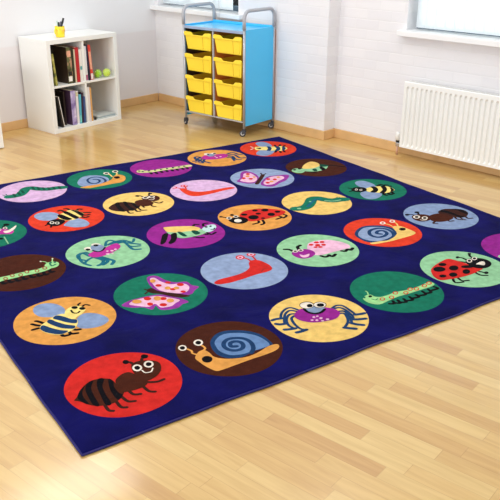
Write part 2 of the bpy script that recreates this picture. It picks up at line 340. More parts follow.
MOTIFS = [
 (0.3019,0.3163,'red',[
  ('s','darkbrown',7.5,[90,84,85,116,73,129]),
  ('p','black',0,[81,123,75,116,67,115,60,119,57,128,59,138,65,145,73,147,80,142,83,133]),
  ('s','darkbrown',7.5,[121,82,132,113,148,127]),
  ('p','black',0,[165,120,158,113,149,112,142,117,138,127,140,137,147,144,156,145,162,139,167,130]),
  ('s','darkbrown',7.5,[-121,-86,-124,-126,-121,-140,-111,-148]),
  ('s','darkbrown',7.5,[-77,-89,-78,-140,-61,-155]),
  ('s','darkbrown',7.5,[-48,-84,-41,-123,-18,-136]),
  ('s','darkbrown',7.5,[-8,-53,-5,-92,19,-106]),
  ('s','darkbrown',7.5,[49,-62,53,-106,71,-122]),
  ('s','darkbrown',7.5,[71,-44,107,-66,139,-65]),
  ('p','brown',0,[-204,-9,-186,8,-164,38,-132,65,-100,80,-65,74,-36,53,-29,25,-30,-24,-27,-57,-45,-82,-80,-103,-116,-102,-150,-86,-174,-58,-186,-32,-196,-18]),
  ('p','black',0,[-188,-3,-165,34,-134,60,-158,26,-168,-14,-167,-61,-181,-40]),
  ('p','black',0,[-121,69,-92,77,-119,35,-131,-19,-139,-89,-157,-75,-152,-15,-142,36]),
  ('p','black',0,[-74,76,-53,64,-78,23,-91,-35,-98,-103,-119,-99,-110,-33,-97,31]),
  ('p','black',0,[-39,55,-31,30,-44,-8,-46,-53,-40,-74,-66,-96,-70,-59,-61,-3]),
  ('p','brown',0,[-21,30,14,55,45,57,59,32,68,4,84,-24,76,-52,53,-69,19,-71,-14,-66,-35,-56,-33,-16]),
  ('p','brown',0,[79,97,113,109,155,88,177,62,175,28,150,-12,116,-34,80,-39,63,-6,62,46]),
  ('p','cream',0,[105,54,95,43,83,40,73,47,69,60,72,76,82,87,94,90,104,83,108,69]),
  ('p','black',0,[98,58,92,52,85,50,79,54,77,62,79,71,84,78,92,80,98,76,100,67]),
  ('p','cream',0,[155,53,145,42,133,39,123,46,118,59,122,75,132,86,144,89,155,82,159,69]),
  ('p','black',0,[148,57,142,51,135,49,129,53,126,61,129,70,135,77,142,79,148,75,151,67]),
  ('s','cream',5.0,[96,37,98,17,110,10,124,11,139,29]),
 ]),
 (0.7812,0.3163,'brown',[
  ('p','navyteal',0,[-43,81,1,118,43,128,93,110,145,65,170,11,171,-51,161,-87,113,-89,69,-83,33,-92,-9,-94,-52,-70,-72,-28,-67,26]),
  ('p','skyblue',0,[-28,69,12,98,51,102,102,76,141,32,157,-17,153,-77,105,-83,59,-80,13,-77,-31,-55,-49,-9,-43,34]),
  ('s','navyteal',11.0,[51,-89,78,-65,96,-25,95,14,74,42,35,58,4,45,-15,15,-12,-17,9,-38,39,-39,59,-17,61,10,43,27,20,23,11,0,30,-12]),
  ('s','orange',8.0,[-142,23,-152,41,-146,60,-153,83]),
  ('s','orange',8.0,[-108,35,-90,44,-86,62,-90,79]),
  ('p','orange',0,[-148,20,-124,38,-99,38,-92,6,-92,-32,-63,-69,-11,-97,29,-106,80,-101,141,-84,180,-90,177,-112,146,-129,94,-133,24,-131,-57,-132,-120,-133,-143,-124,-158,-76,-163,-29,-163,-1]),
  ('p','black',0,[-108,-44,-119,-55,-133,-57,-144,-49,-148,-36,-144,-20,-132,-9,-119,-7,-108,-15,-103,-29]),
  ('p','cream',0,[-151,91,-160,81,-172,79,-181,85,-184,97,-181,111,-171,121,-159,123,-150,117,-147,105]),
  ('p','black',0,[-157,95,-162,89,-169,87,-175,91,-177,98,-175,107,-169,113,-162,114,-156,111,-154,103]),
  ('p','cream',0,[-72,91,-83,80,-96,77,-106,84,-110,98,-106,113,-95,124,-81,127,-71,120,-67,106]),
  ('p','black',0,[-79,95,-85,89,-93,87,-99,91,-102,99,-99,109,-92,115,-84,117,-78,113,-76,104]),
 ]),
 (1.2604,0.3163,'yellow',[
  ('s','navyteal',7.5,[-37,106,-50,140,-77,145,-119,122,-150,85]),
  ('s','navyteal',11.0,[-145,81,-173,90,-194,90]),
  ('s','navyteal',7.5,[-51,97,-73,122,-112,104,-152,56,-163,34]),
  ('s','navyteal',11.0,[-161,33,-186,40,-199,54]),
  ('s','navyteal',7.5,[-73,84,-99,91,-138,59,-160,13,-157,-19]),
  ('s','navyteal',11.0,[-152,-25,-178,-18,-198,-9]),
  ('s','navyteal',7.5,[-88,69,-113,55,-132,6,-136,-39,-124,-58]),
  ('s','navyteal',11.0,[-119,-61,-147,-61,-169,-58]),
  ('s','navyteal',7.5,[104,33,138,42,161,22,158,-36,153,-71]),
  ('s','navyteal',11.0,[149,-73,175,-83,196,-86]),
  ('s','navyteal',7.5,[89,23,133,20,144,-14,134,-71,116,-101]),
  ('s','navyteal',11.0,[112,-103,138,-118,164,-128]),
  ('s','navyteal',7.5,[103,-7,130,-22,118,-73,88,-122]),
  ('s','navyteal',11.0,[82,-123,96,-147,116,-167]),
  ('s','navyteal',7.5,[95,-25,116,-41,85,-101,37,-136]),
  ('s','navyteal',11.0,[30,-139,46,-156,65,-174]),
  ('p','purple',0,[-77,81,-28,105,18,95,63,71,100,36,110,1,99,-30,53,-55,-2,-48,-54,-28,-86,10,-94,48]),
  ('p','greyblue',0,[69,43,44,27,13,27,-11,43,-21,70,-11,97,14,114,45,114,70,98,80,70]),
  ('p','black',0,[54,101,35,88,13,88,-5,100,-11,119,-4,139,14,152,37,153,55,141,61,121]),
  ('p','cream',0,[50,101,33,90,13,90,-3,101,-9,118,-3,136,13,147,33,147,50,136,56,119]),
  ('p','black',0,[102,72,86,61,66,61,50,71,44,88,51,105,67,117,87,117,103,107,109,89]),
  ('p','cream',0,[99,73,85,64,68,64,53,74,48,89,53,104,68,113,85,113,100,104,105,88]),
  ('p','black',0,[43,100,34,93,25,92,18,97,16,105,21,115,29,122,39,123,46,119,47,110]),
  ('p','black',0,[92,76,83,69,71,69,62,75,59,85,63,95,72,101,84,101,93,95,96,86]),
  ('s','black',8.0,[-10,96,-14,62,2,34,35,28,68,42]),
  ('p','pink',0,[-16,6,-20,3,-25,2,-28,4,-29,9,-28,13,-23,16,-19,17,-15,14,-14,10]),
  ('p','pink',0,[-23,-25,-27,-28,-31,-28,-35,-26,-36,-21,-34,-17,-30,-14,-25,-14,-22,-16,-21,-20]),
  ('p','pink',0,[5,-20,0,-23,-5,-24,-9,-21,-10,-16,-8,-12,-4,-9,1,-9,5,-11,7,-16]),
  ('p','pink',0,[-5,-43,-9,-46,-13,-45,-16,-43,-18,-39,-17,-36,-13,-34,-9,-34,-5,-36,-4,-40]),
  ('p','pink',0,[23,-45,18,-48,13,-48,9,-45,8,-41,10,-36,14,-33,19,-33,23,-36,25,-40]),
  ('p','pink',0,[2,4,-2,2,-5,2,-9,4,-10,7,-8,11,-5,13,-1,13,2,11,3,7]),
  ('p','pink',0,[-41,-13,-44,-15,-48,-15,-52,-12,-53,-9,-52,-5,-49,-3,-44,-3,-41,-5,-39,-9]),
 ]),
 (1.7396,0.3163,'green',[
  ('s','lime',5.0,[-153,31,-129,63,-125,82]),
  ('s','black',9.0,[-123,-80,-103,-91,-90,-69]),
  ('s','black',9.0,[-94,-89,-77,-103,-64,-75]),
  ('s','black',9.0,[-66,-100,-44,-110,-32,-81]),
  ('s','black',9.0,[-31,-103,-3,-111,7,-81]),
  ('s','black',9.0,[12,-100,44,-105,49,-81]),
  ('s','black',9.0,[57,-98,91,-104,101,-72]),
  ('s','black',9.0,[99,-98,129,-102,141,-72]),
  ('s','black',9.0,[145,-90,188,-91,186,-68]),
  ('p','lime',0,[-190,28,-157,44,-132,38,-131,16,-113,-4,-72,-10,-14,-7,44,-19,111,-24,190,-17,213,-23,208,-50,168,-59,92,-56,23,-54,-41,-49,-109,-56,-166,-60,-193,-32,-199,-2]),
  ('p','red',0,[-107,-34,-116,-40,-125,-41,-132,-36,-133,-28,-129,-20,-120,-14,-110,-13,-104,-18,-102,-26]),
  ('p','lime',0,[-111,-31,-117,-35,-122,-35,-126,-33,-127,-28,-124,-23,-119,-19,-113,-19,-109,-21,-109,-26]),
  ('p','red',0,[-58,-45,-67,-51,-77,-52,-83,-48,-85,-40,-80,-31,-71,-25,-61,-24,-54,-29,-53,-37]),
  ('p','lime',0,[-62,-43,-68,-46,-74,-46,-78,-44,-78,-39,-75,-34,-70,-30,-64,-30,-60,-33,-60,-37]),
  ('p','red',0,[-10,-21,-19,-27,-29,-28,-35,-23,-37,-15,-32,-7,-23,-1,-13,0,-6,-4,-5,-12]),
  ('p','lime',0,[-14,-18,-20,-22,-26,-22,-30,-20,-30,-15,-27,-10,-22,-6,-16,-5,-12,-8,-11,-13]),
  ('p','red',0,[34,-47,25,-53,15,-54,8,-50,7,-41,12,-33,21,-27,31,-26,38,-31,39,-39]),
  ('p','lime',0,[30,-44,24,-48,18,-48,14,-46,13,-41,16,-36,22,-32,28,-32,32,-34,33,-39]),
  ('p','red',0,[77,-32,68,-38,58,-39,51,-34,50,-26,55,-18,65,-12,75,-11,82,-15,83,-24]),
  ('p','lime',0,[73,-29,67,-33,61,-33,57,-31,57,-26,60,-21,65,-17,71,-16,76,-19,76,-24]),
  ('p','red',0,[106,-46,97,-52,87,-53,80,-48,79,-40,84,-31,94,-25,104,-24,111,-29,112,-37]),
  ('p','lime',0,[102,-43,96,-46,90,-47,86,-44,85,-39,89,-34,94,-31,100,-30,105,-33,105,-38]),
  ('p','red',0,[165,-42,155,-48,145,-49,138,-45,137,-36,142,-28,152,-22,163,-21,169,-25,170,-34]),
  ('p','lime',0,[160,-39,154,-43,148,-44,144,-41,144,-36,147,-31,153,-27,159,-27,163,-29,164,-34]),
  ('p','red',0,[205,-35,195,-41,184,-42,178,-37,177,-29,182,-20,192,-14,203,-13,210,-18,211,-26]),
  ('p','lime',0,[200,-32,194,-36,188,-36,184,-33,183,-28,187,-23,193,-19,199,-19,203,-22,204,-27]),
  ('p','black',0,[-140,19,-146,16,-153,15,-157,18,-158,24,-155,29,-149,33,-143,34,-138,31,-137,25]),
  ('p','green',0,[-174,28,-178,25,-183,24,-186,26,-186,30,-184,35,-179,38,-175,39,-171,37,-171,33]),
  ('s','green',4.0,[-161,-1,-153,-17,-135,-13]),
 ]),
 (2.2188,0.3163,'mint',[
  ('s','black',7.5,[91,59,95,94,81,114]),
  ('p','black',0,[88,110,80,105,72,104,67,107,67,114,71,120,79,125,88,126,93,123,93,117]),
  ('s','black',7.5,[141,69,149,92,170,113]),
  ('p','black',0,[179,108,170,103,162,102,157,105,157,111,162,118,171,123,176,122,179,117,182,113]),
  ('s','black',7.5,[-144,-54,-169,-92,-131,-110]),
  ('s','black',7.5,[-116,-60,-125,-97,-94,-112]),
  ('s','black',7.5,[9,-62,4,-103,30,-125]),
  ('s','black',7.5,[30,-58,48,-104]),
  ('p','black',0,[61,-107,52,-112,43,-112,36,-108,36,-101,41,-94,50,-89,60,-89,66,-93,66,-100]),
  ('s','black',7.5,[31,82,53,59,68,38]),
  ('p','red',0,[-153,84,-100,108,-39,123,20,129,42,86,54,36,74,-7,78,-55,33,-65,-14,-71,-79,-69,-155,-54,-210,-33,-209,9,-185,50]),
  ('p','black',0,[69,52,129,65,174,36,183,-10,156,-47,105,-62,63,-45,46,-7]),
  ('p','cream',0,[91,1,140,8,150,-7,118,-33,101,-13]),
  ('p','cream',0,[108,40,95,32,82,30,74,36,75,45,83,56,96,64,109,66,117,61,117,51]),
  ('p','black',0,[103,43,95,38,87,37,83,41,83,46,88,53,96,58,104,59,108,56,108,50]),
  ('p','cream',0,[154,46,142,39,130,38,122,43,122,52,130,62,142,69,154,70,162,65,162,56]),
  ('p','black',0,[149,49,142,45,135,44,130,47,130,53,135,59,142,63,149,64,154,61,154,55]),
  ('p','black',0,[-43,81,-56,75,-70,76,-80,83,-83,94,-78,104,-65,110,-51,110,-40,103,-37,92]),
  ('p','black',0,[-91,43,-110,34,-132,35,-148,45,-153,62,-144,78,-125,88,-104,87,-87,76,-83,59]),
  ('p','black',0,[-23,17,-41,7,-60,6,-73,14,-75,29,-65,44,-47,54,-27,55,-14,47,-13,32]),
  ('p','black',0,[-91,-36,-106,-44,-122,-44,-133,-37,-134,-25,-126,-12,-111,-4,-95,-3,-84,-11,-83,-23]),
  ('p','black',0,[-150,-17,-161,-22,-173,-21,-183,-15,-185,-6,-181,3,-170,8,-158,8,-149,1,-146,-8]),
  ('p','black',0,[-8,-46,-24,-56,-40,-57,-50,-51,-50,-38,-40,-25,-24,-15,-8,-14,2,-20,2,-33]),
  ('p','black',0,[53,-15,40,-19,22,-14,5,-4,-3,10,0,20,14,24,32,20,49,9,57,-4]),
 ]),
 (2.6981,0.3163,'purple',[
  ('p','mint',0,[-214,-1,-182,12,-138,0,-113,-39,-149,-78,-200,-76,-210,-41]),
  ('p','yellow',0,[-142,-26,-97,-84,-134,-158,-175,-123,-197,-83]),
  ('s','black',10.0,[-185,-108,-178,-119,-167,-134]),
  ('s','black',10.0,[-166,-135,-160,-142,-148,-155]),
 ]),
 (0.3019,0.9222,'orange',[
  ('p','blue',0,[-83,179,-52,204,-7,195,25,156,36,100,20,55,-3,37,-37,52,-81,83,-95,131]),
  ('p','blue',0,[27,-49,66,-3,104,5,145,-33,164,-84,154,-120,109,-143,56,-134,22,-104]),
  ('s','black',9.0,[-88,8,-105,46,-114,57]),
  ('s','black',9.0,[-98,-11,-122,15,-138,39]),
  ('s','black',9.0,[-103,-23,-126,-13,-153,-13]),
  ('s','black',9.0,[-12,-84,1,-113,21,-121]),
  ('s','black',9.0,[-27,-94,-26,-135,-1,-147]),
  ('s','black',9.0,[-60,-102,-62,-136,-36,-141]),
  ('s','black',6.0,[95,84,104,104,117,113]),
  ('s','black',6.0,[111,74,129,85,145,68]),
  ('p','paleyellow',0,[-21,58,19,50,43,-25,30,-70,-4,-107,-59,-121,-94,-100,-120,-55,-118,-6,-77,27,-47,45]),
  ('p','paleyellow',0,[20,58,45,89,79,101,106,82,114,43,91,14,60,-4,31,-18,12,11]),
  ('p','navyteal',0,[-20,56,1,35,23,-10,42,-30,28,-60,-1,-36,-24,3,-42,39]),
  ('p','navyteal',0,[-56,37,-40,0,-14,-48,14,-80,-3,-100,-39,-71,-62,-30,-76,19]),
  ('p','navyteal',0,[-101,2,-81,-38,-54,-81,-27,-107,-58,-119,-88,-99,-114,-62,-122,-21]),
  ('p','black',0,[90,76,84,70,76,69,69,74,65,82,66,92,71,98,79,99,87,94,91,86]),
  ('p','black',0,[116,48,110,42,102,41,95,45,91,54,92,64,97,70,105,71,113,66,117,57]),
  ('s','black',5.0,[54,66,53,39,68,26,83,36]),
 ]),
 (0.7812,0.9222,'green',[
  ('p','violet',0,[21,190,50,199,75,176,86,116,115,67,164,43,167,-6,187,-40,149,-64,119,-90,81,-82,42,-45,7,-10,-7,30,-8,80,0,134]),
  ('p','pink',0,[28,170,53,169,60,112,86,59,138,37,148,-11,115,-53,74,-52,34,-16,10,28,8,75,16,123]),
  ('p','violet',0,[-213,-16,-164,9,-116,10,-61,4,-7,-15,22,-59,52,-101,65,-153,29,-159,-8,-179,-60,-168,-84,-145,-82,-104,-113,-131,-137,-89,-184,-60]),
  ('p','pink',0,[-178,-25,-145,-1,-99,-1,-36,-15,9,-62,39,-114,7,-131,-25,-147,-70,-133,-75,-85,-113,-97,-151,-61]),
  ('s','darkbrown',5.0,[-39,60,-47,80]),
  ('s','darkbrown',5.0,[-46,47,-68,33]),
  ('p','darkbrown',0,[-45,64,-13,72,0,28,34,-16,71,-58,102,-104,61,-96,22,-59,-8,-6,-38,22]),
  ('p','red',0,[41,71,34,65,26,65,18,70,14,79,16,88,22,94,31,95,39,90,43,81]),
  ('p','red',0,[94,75,88,70,80,70,73,75,69,82,70,90,76,95,84,96,91,91,95,83]),
  ('p','red',0,[137,20,129,13,119,12,110,18,106,28,108,39,116,46,126,46,135,41,139,30]),
  ('p','red',0,[78,-3,73,-8,65,-8,58,-3,54,5,55,12,61,17,69,17,76,12,79,5]),
  ('p','red',0,[106,-53,101,-58,93,-58,87,-54,83,-46,85,-39,90,-34,98,-34,104,-38,107,-45]),
  ('p','red',0,[-66,-28,-74,-36,-85,-37,-94,-31,-98,-20,-96,-9,-88,-1,-78,0,-69,-6,-64,-17]),
  ('p','red',0,[-85,-84,-91,-90,-100,-92,-107,-87,-110,-78,-108,-68,-102,-61,-93,-60,-86,-65,-83,-74]),
  ('p','red',0,[-34,-125,-41,-131,-51,-132,-60,-126,-65,-116,-63,-106,-56,-100,-46,-100,-37,-105,-33,-115]),
  ('p','red',0,[-6,-68,-13,-75,-22,-76,-30,-71,-34,-61,-32,-51,-25,-44,-16,-43,-8,-49,-4,-58]),
  ('p','orange',0,[40,132,32,123,23,120,15,125,13,135,16,147,24,156,33,159,40,154,43,144]),
  ('p','orange',0,[64,21,57,13,48,12,41,17,37,27,40,37,47,44,56,46,64,41,67,31]),
  ('p','orange',0,[99,-2,93,-8,84,-9,77,-4,74,4,76,13,82,19,91,20,98,15,101,7]),
  ('p','orange',0,[-27,-52,-36,-62,-47,-65,-56,-59,-59,-46,-56,-33,-47,-22,-36,-20,-27,-26,-23,-38]),
  ('p','orange',0,[13,-106,5,-114,-6,-116,-15,-110,-19,-99,-16,-86,-7,-78,4,-76,13,-82,16,-93]),
  ('p','orange',0,[-118,-32,-127,-41,-139,-41,-151,-34,-157,-21,-156,-8,-147,1,-134,1,-122,-6,-116,-19]),
 ]),
 (1.2604,0.9222,'lightblue',[
  ('s','red',9.0,[85,56,92,102,79,138]),
  ('s','red',9.0,[116,56,128,102,135,133]),
  ('p','red',0,[-209,-46,-171,-26,-107,-28,-47,-27,1,-14,39,12,68,60,99,80,130,63,141,19,142,-29,124,-70,84,-82,18,-79,-66,-86,-144,-86,-199,-71]),
  ('p','red',0,[90,131,77,120,61,118,48,126,44,141,49,158,62,170,78,172,91,164,95,148]),
  ('p','pink',0,[83,136,75,129,64,128,56,134,53,143,56,154,64,160,74,161,83,156,86,146]),
  ('p','red',0,[76,140,72,137,67,136,63,139,61,144,63,149,67,152,72,153,76,150,78,145]),
  ('p','red',0,[160,130,148,122,133,121,121,130,115,143,119,158,130,167,141,161,151,151,161,141]),
  ('p','pink',0,[153,135,146,129,136,130,127,135,123,144,126,153,133,159,143,158,151,152,156,144]),
  ('p','red',0,[146,139,143,137,138,137,133,140,131,144,133,149,136,151,141,151,146,148,147,144]),
  ('s','darkred',4.0,[61,-66,89,-46,106,-51]),
 ]),
 (1.7396,0.9222,'mint',[
  ('s','black',11.0,[-123,55,-129,88,-148,104]),
  ('s','black',11.0,[-82,60,-68,91,-41,101]),
  ('s','black',11.0,[-38,-76,-26,-100,5,-94]),
  ('s','black',11.0,[6,-89,8,-115,40,-102]),
  ('s','black',11.0,[98,-84,111,-99,140,-85]),
  ('s','black',11.0,[144,-88,147,-103,175,-88]),
  ('p','pink',0,[7,94,71,103,137,78,176,20,187,-35,171,-73,124,-75,42,-71,-25,-68,-61,-45,-58,12]),
  ('p','purple',0,[-148,39,-96,60,-48,42,-32,1,-47,-38,-94,-61,-141,-52,-160,-12]),
  ('p','pink',0,[-122,2,-109,-19,-72,-18,-104,-48,-133,-36]),
  ('p','cream',0,[-103,41,-111,35,-121,35,-129,40,-132,49,-128,58,-120,64,-110,65,-102,60,-99,51]),
  ('p','black',0,[-108,45,-113,41,-119,41,-124,44,-125,49,-123,55,-118,58,-112,59,-108,56,-106,50]),
  ('p','cream',0,[-69,36,-78,30,-88,29,-95,34,-98,43,-95,52,-86,59,-76,59,-68,54,-66,45]),
  ('p','black',0,[-74,39,-79,35,-85,35,-90,38,-92,43,-89,49,-84,53,-78,53,-74,50,-72,45]),
  ('p','red',0,[23,66,15,61,7,60,0,65,-3,72,1,80,8,86,17,86,24,82,26,74]),
  ('p','red',0,[70,76,63,71,53,71,46,76,43,84,46,92,54,97,63,97,71,92,73,84]),
  ('p','red',0,[100,63,92,58,83,58,76,63,73,71,76,79,84,84,93,84,101,80,103,71]),
  ('p','red',0,[51,41,42,34,32,34,25,38,23,47,27,57,35,63,45,64,53,59,55,50]),
  ('p','red',0,[81,28,74,22,65,22,58,27,56,34,59,42,66,47,75,48,82,43,84,36]),
  ('p','red',0,[46,13,40,9,32,10,25,14,22,21,24,27,31,31,39,31,46,26,48,20]),
  ('p','red',0,[21,26,15,22,8,22,2,26,0,32,2,39,8,43,15,43,21,39,23,33]),
 ]),
 (2.2188,0.9222,'redorange',[
  ('p','navyteal',0,[-165,54,-108,103,-38,126,22,107,72,68,91,13,69,-47,18,-89,-58,-113,-134,-107,-178,-66,-183,-6]),
  ('p','lightblue',0,[-149,43,-100,84,-43,105,8,88,52,49,65,3,48,-43,5,-74,-60,-93,-120,-89,-157,-51,-166,-1]),
  ('s','navyteal',12.0,[-58,-113,1,-88,37,-46,49,13,17,55,-38,57,-77,29,-94,-12,-79,-48,-34,-52,8,-27,13,13,-16,22,-45,1,-30,-22]),
  ('s','yellow',8.0,[108,30,111,63,101,91]),
  ('s','yellow',8.0,[134,12,161,51,164,85]),
  ('p','yellow',0,[-175,-87,-111,-97,-54,-110,49,-67,102,24,147,11,156,-40,152,-111,107,-132,35,-133,-49,-132,-109,-124,-170,-109]),
  ('p','black',0,[142,-44,130,-52,115,-53,105,-46,103,-34,109,-22,122,-15,136,-14,146,-21,149,-33]),
  ('p','cream',0,[112,94,100,85,87,84,78,89,77,100,83,113,96,121,109,123,118,117,119,106]),
  ('p','red',0,[104,99,98,95,92,94,88,96,88,101,92,107,98,112,104,113,108,110,108,105]),
  ('p','cream',0,[181,84,168,76,155,74,146,80,145,91,152,103,165,112,178,114,185,107,188,97]),
  ('p','red',0,[173,90,167,85,160,84,156,87,156,92,160,98,166,102,173,104,177,101,177,96]),
 ]),
 (2.6981,0.9222,'blue',[
  ('s','black',7.5,[-128,87,-132,116,-155,124]),
  ('p','black',0,[-144,117,-153,112,-164,112,-172,117,-174,125,-168,132,-161,139,-150,139,-142,133,-140,125]),
  ('s','black',7.5,[-91,93,-75,117]),
  ('p','black',0,[-64,114,-73,108,-84,109,-92,114,-94,122,-90,131,-80,136,-70,136,-61,130,-59,122]),
  ('s','darkbrown',7.5,[-92,-46,-133,-66,-116,-84]),
  ('s','darkbrown',7.5,[-16,-71,-25,-94,1,-104]),
  ('s','darkbrown',7.5,[57,-60,42,-94,57,-119]),
  ('s','darkbrown',7.5,[122,-87,106,-122,132,-135]),
  ('s','darkbrown',7.5,[85,-70,71,-106,75,-131]),
  ('p','darkbrown',0,[32,51,98,73,158,46,195,6,190,-45,149,-83,95,-96,52,-64,25,-9]),
  ('p','black',0,[86,66,102,24,99,-50,112,-88,80,-82,76,-28,64,26,55,55]),
  ('p','black',0,[143,48,159,3,154,-71,180,-50,190,1]),
  ('p','brown',0,[-63,34,7,40,40,12,48,-24,38,-69,-34,-84,-90,-65,-108,-25]),
  ('p','brown',0,[-156,88,-102,93,-62,63,-61,18,-111,-16,-167,-8,-183,39]),
  ('p','cream',0,[-121,53,-136,44,-152,42,-163,49,-164,62,-156,76,-141,86,-124,87,-114,80,-112,67]),
  ('p','black',0,[-128,58,-137,52,-147,51,-153,55,-154,63,-149,72,-140,77,-130,78,-123,74,-123,66]),
  ('p','cream',0,[-95,14,-110,5,-125,3,-135,9,-135,21,-126,35,-111,44,-96,46,-86,40,-86,28]),
  ('p','black',0,[-101,18,-110,13,-120,11,-125,15,-126,22,-120,31,-111,36,-102,38,-96,34,-96,26]),
  ('s','cream',5.0,[-154,20,-146,0,-121,-2]),
 ]),
 (0.3019,1.528,'brown',[
  ('s','lime',5.0,[152,32,144,55,130,69]),
  ('p','cream',0,[133,67,130,63,127,62,125,64,123,68,124,72,126,76,129,77,132,75,133,71]),
  ('s','lime',5.0,[177,33,186,53,192,69]),
  ('p','cream',0,[197,68,195,64,192,63,189,65,188,69,189,73,191,77,194,78,197,76,198,72]),
  ('s','black',10.0,[-115,-55,-116,-91,-102,-90]),
  ('s','black',10.0,[-81,-58,-83,-95,-68,-93]),
  ('s','black',10.0,[-47,-61,-49,-98,-35,-96]),
  ('s','black',10.0,[-12,-60,-14,-98,1,-96]),
  ('s','black',10.0,[27,-62,24,-100,39,-98]),
  ('s','black',10.0,[62,-65,59,-103,74,-101]),
  ('s','black',10.0,[94,-66,91,-104,106,-102]),
  ('s','black',10.0,[129,-53,125,-91,141,-89]),
  ('s','black',10.0,[-162,-54,-164,-90,-150,-88]),
  ('s','black',10.0,[-202,-50,-197,-84,-189,-85]),
  ('s','lime',40.0,[-205,-60,-177,-57,-116,-35,-64,-36,-10,-34,39,-38,90,-39,126,-30]),
  ('p','lime',0,[124,-4,145,29,179,32,200,5,189,-30,163,-46,134,-39]),
  ('p','darkred',0,[-152,-57,-157,-66,-163,-69,-169,-65,-172,-55,-171,-44,-166,-35,-160,-32,-154,-36,-151,-45]),
  ('p','lime',0,[-156,-54,-159,-60,-163,-61,-166,-59,-168,-53,-167,-47,-164,-41,-160,-39,-157,-42,-155,-47]),
  ('p','darkred',0,[-80,-47,-85,-56,-92,-59,-98,-55,-101,-45,-99,-34,-94,-25,-87,-21,-81,-25,-78,-35]),
  ('p','lime',0,[-84,-44,-87,-50,-91,-52,-94,-49,-96,-43,-95,-36,-92,-31,-88,-29,-85,-31,-83,-37]),
  ('p','darkred',0,[-40,-30,-46,-39,-53,-42,-59,-38,-62,-28,-60,-16,-55,-7,-48,-4,-42,-8,-39,-18]),
  ('p','lime',0,[-44,-27,-48,-32,-52,-34,-55,-32,-57,-26,-56,-19,-53,-13,-49,-12,-45,-14,-43,-20]),
  ('p','darkred',0,[-3,-46,-9,-55,-16,-59,-22,-55,-25,-45,-23,-33,-18,-24,-11,-20,-4,-24,-2,-34]),
  ('p','lime',0,[-7,-44,-10,-49,-15,-51,-18,-49,-20,-43,-19,-36,-16,-30,-12,-28,-8,-31,-6,-36]),
  ('p','darkred',0,[35,-27,29,-37,22,-40,16,-36,13,-26,15,-14,20,-4,28,-1,34,-5,37,-15]),
  ('p','lime',0,[31,-25,27,-30,23,-32,19,-30,18,-24,19,-17,22,-11,26,-9,30,-11,32,-17]),
  ('p','darkred',0,[82,-44,76,-53,69,-57,63,-53,60,-43,62,-31,67,-21,75,-18,81,-22,84,-32]),
  ('p','lime',0,[78,-41,75,-47,70,-49,66,-47,65,-41,66,-33,69,-28,74,-26,77,-28,79,-34]),
  ('p','darkred',0,[127,-32,121,-42,113,-45,107,-41,104,-31,106,-19,112,-10,120,-6,126,-10,129,-20]),
  ('p','lime',0,[123,-30,119,-35,115,-37,111,-35,109,-29,110,-22,114,-16,118,-14,122,-17,124,-23]),
  ('s','green',8.0,[157,13,157,-20,180,-11]),
  ('p','green',0,[171,18,168,14,164,12,160,15,158,20,159,26,162,30,166,31,170,29,172,24]),
  ('p','green',0,[191,11,188,7,184,6,180,8,179,13,179,19,182,23,187,24,190,22,192,17]),
 ]),
 (0.7812,1.528,'mint',[
  ('s','teal',9.0,[-112,-8,-124,44,-154,32,-173,-40,-170,-88]),
  ('s','teal',9.0,[-95,12,-112,52,-156,43,-171,-10,-152,-45]),
  ('s','teal',9.0,[-102,-31,-137,-48,-168,-83,-154,-123]),
  ('s','teal',11.0,[-94,-39,-73,-96,-94,-132,-121,-144]),
  ('s','teal',11.0,[-81,-48,-55,-102,-63,-128,-95,-150]),
  ('s','teal',11.0,[-64,-49,-38,-107,-30,-138,-56,-169]),
  ('s','teal',9.0,[17,77,45,127,72,137,92,103,134,75]),
  ('s','teal',9.0,[35,82,74,101,132,98,162,44,193,83]),
  ('s','teal',9.0,[52,81,104,88,143,42,186,-7]),
  ('s','teal',9.0,[78,71,125,68,127,-2,176,-27]),
  ('s','teal',10.0,[123,1,124,-51,158,-69]),
  ('p','magenta',0,[-105,19,-58,43,-11,45,46,72,83,75,87,31,54,-7,1,-32,-51,-45,-94,-39,-111,-12]),
  ('p','cream',0,[-54,74,-64,63,-79,62,-92,70,-99,86,-98,102,-88,113,-73,115,-60,106,-53,90]),
  ('p','cream',0,[1,101,-9,90,-24,89,-38,98,-45,113,-43,130,-33,142,-18,143,-5,134,3,118]),
  ('p','greyblue',0,[3,53,-15,31,-38,26,-58,39,-67,66,-62,96,-45,118,-22,123,-1,110,8,83]),
  ('p','black',0,[-72,72,-78,66,-85,65,-92,69,-95,78,-94,87,-89,93,-81,94,-75,90,-71,81]),
  ('p','black',0,[-12,103,-17,96,-25,96,-33,100,-36,109,-35,118,-30,125,-22,125,-14,121,-10,112]),
  ('s','black',6.0,[-66,52,-50,22,-21,28,6,57]),
  ('p','pink',0,[-11,-40,-15,-45,-20,-46,-25,-43,-28,-36,-27,-29,-22,-25,-17,-24,-12,-27,-9,-33]),
  ('p','pink',0,[26,-12,21,-17,16,-18,12,-15,10,-9,11,-2,15,3,20,4,25,1,27,-5]),
  ('p','pink',0,[49,-4,45,-9,40,-11,35,-8,33,-2,35,5,39,10,44,12,48,9,50,3]),
  ('p','pink',0,[1,-2,-2,-6,-6,-7,-10,-5,-11,0,-10,5,-7,9,-3,10,0,8,2,3]),
  ('p','pink',0,[12,-45,9,-49,5,-50,1,-47,0,-43,1,-38,4,-34,8,-33,11,-35,13,-40]),
 ]),
 (1.2604,1.528,'purple',[
  ('s','black',9.0,[92,74,111,89,128,74]),
  ('s','black',9.0,[141,41,159,71,186,68]),
  ('s','black',9.0,[11,-74,28,-102,52,-114]),
  ('s','black',9.0,[81,-45,86,-84,109,-80]),
  ('s','black',9.0,[103,-49,110,-97,148,-85]),
  ('p','mint',0,[-84,74,-20,58,98,14,110,-47,67,-69,3,-69,-59,-54,-79,4]),
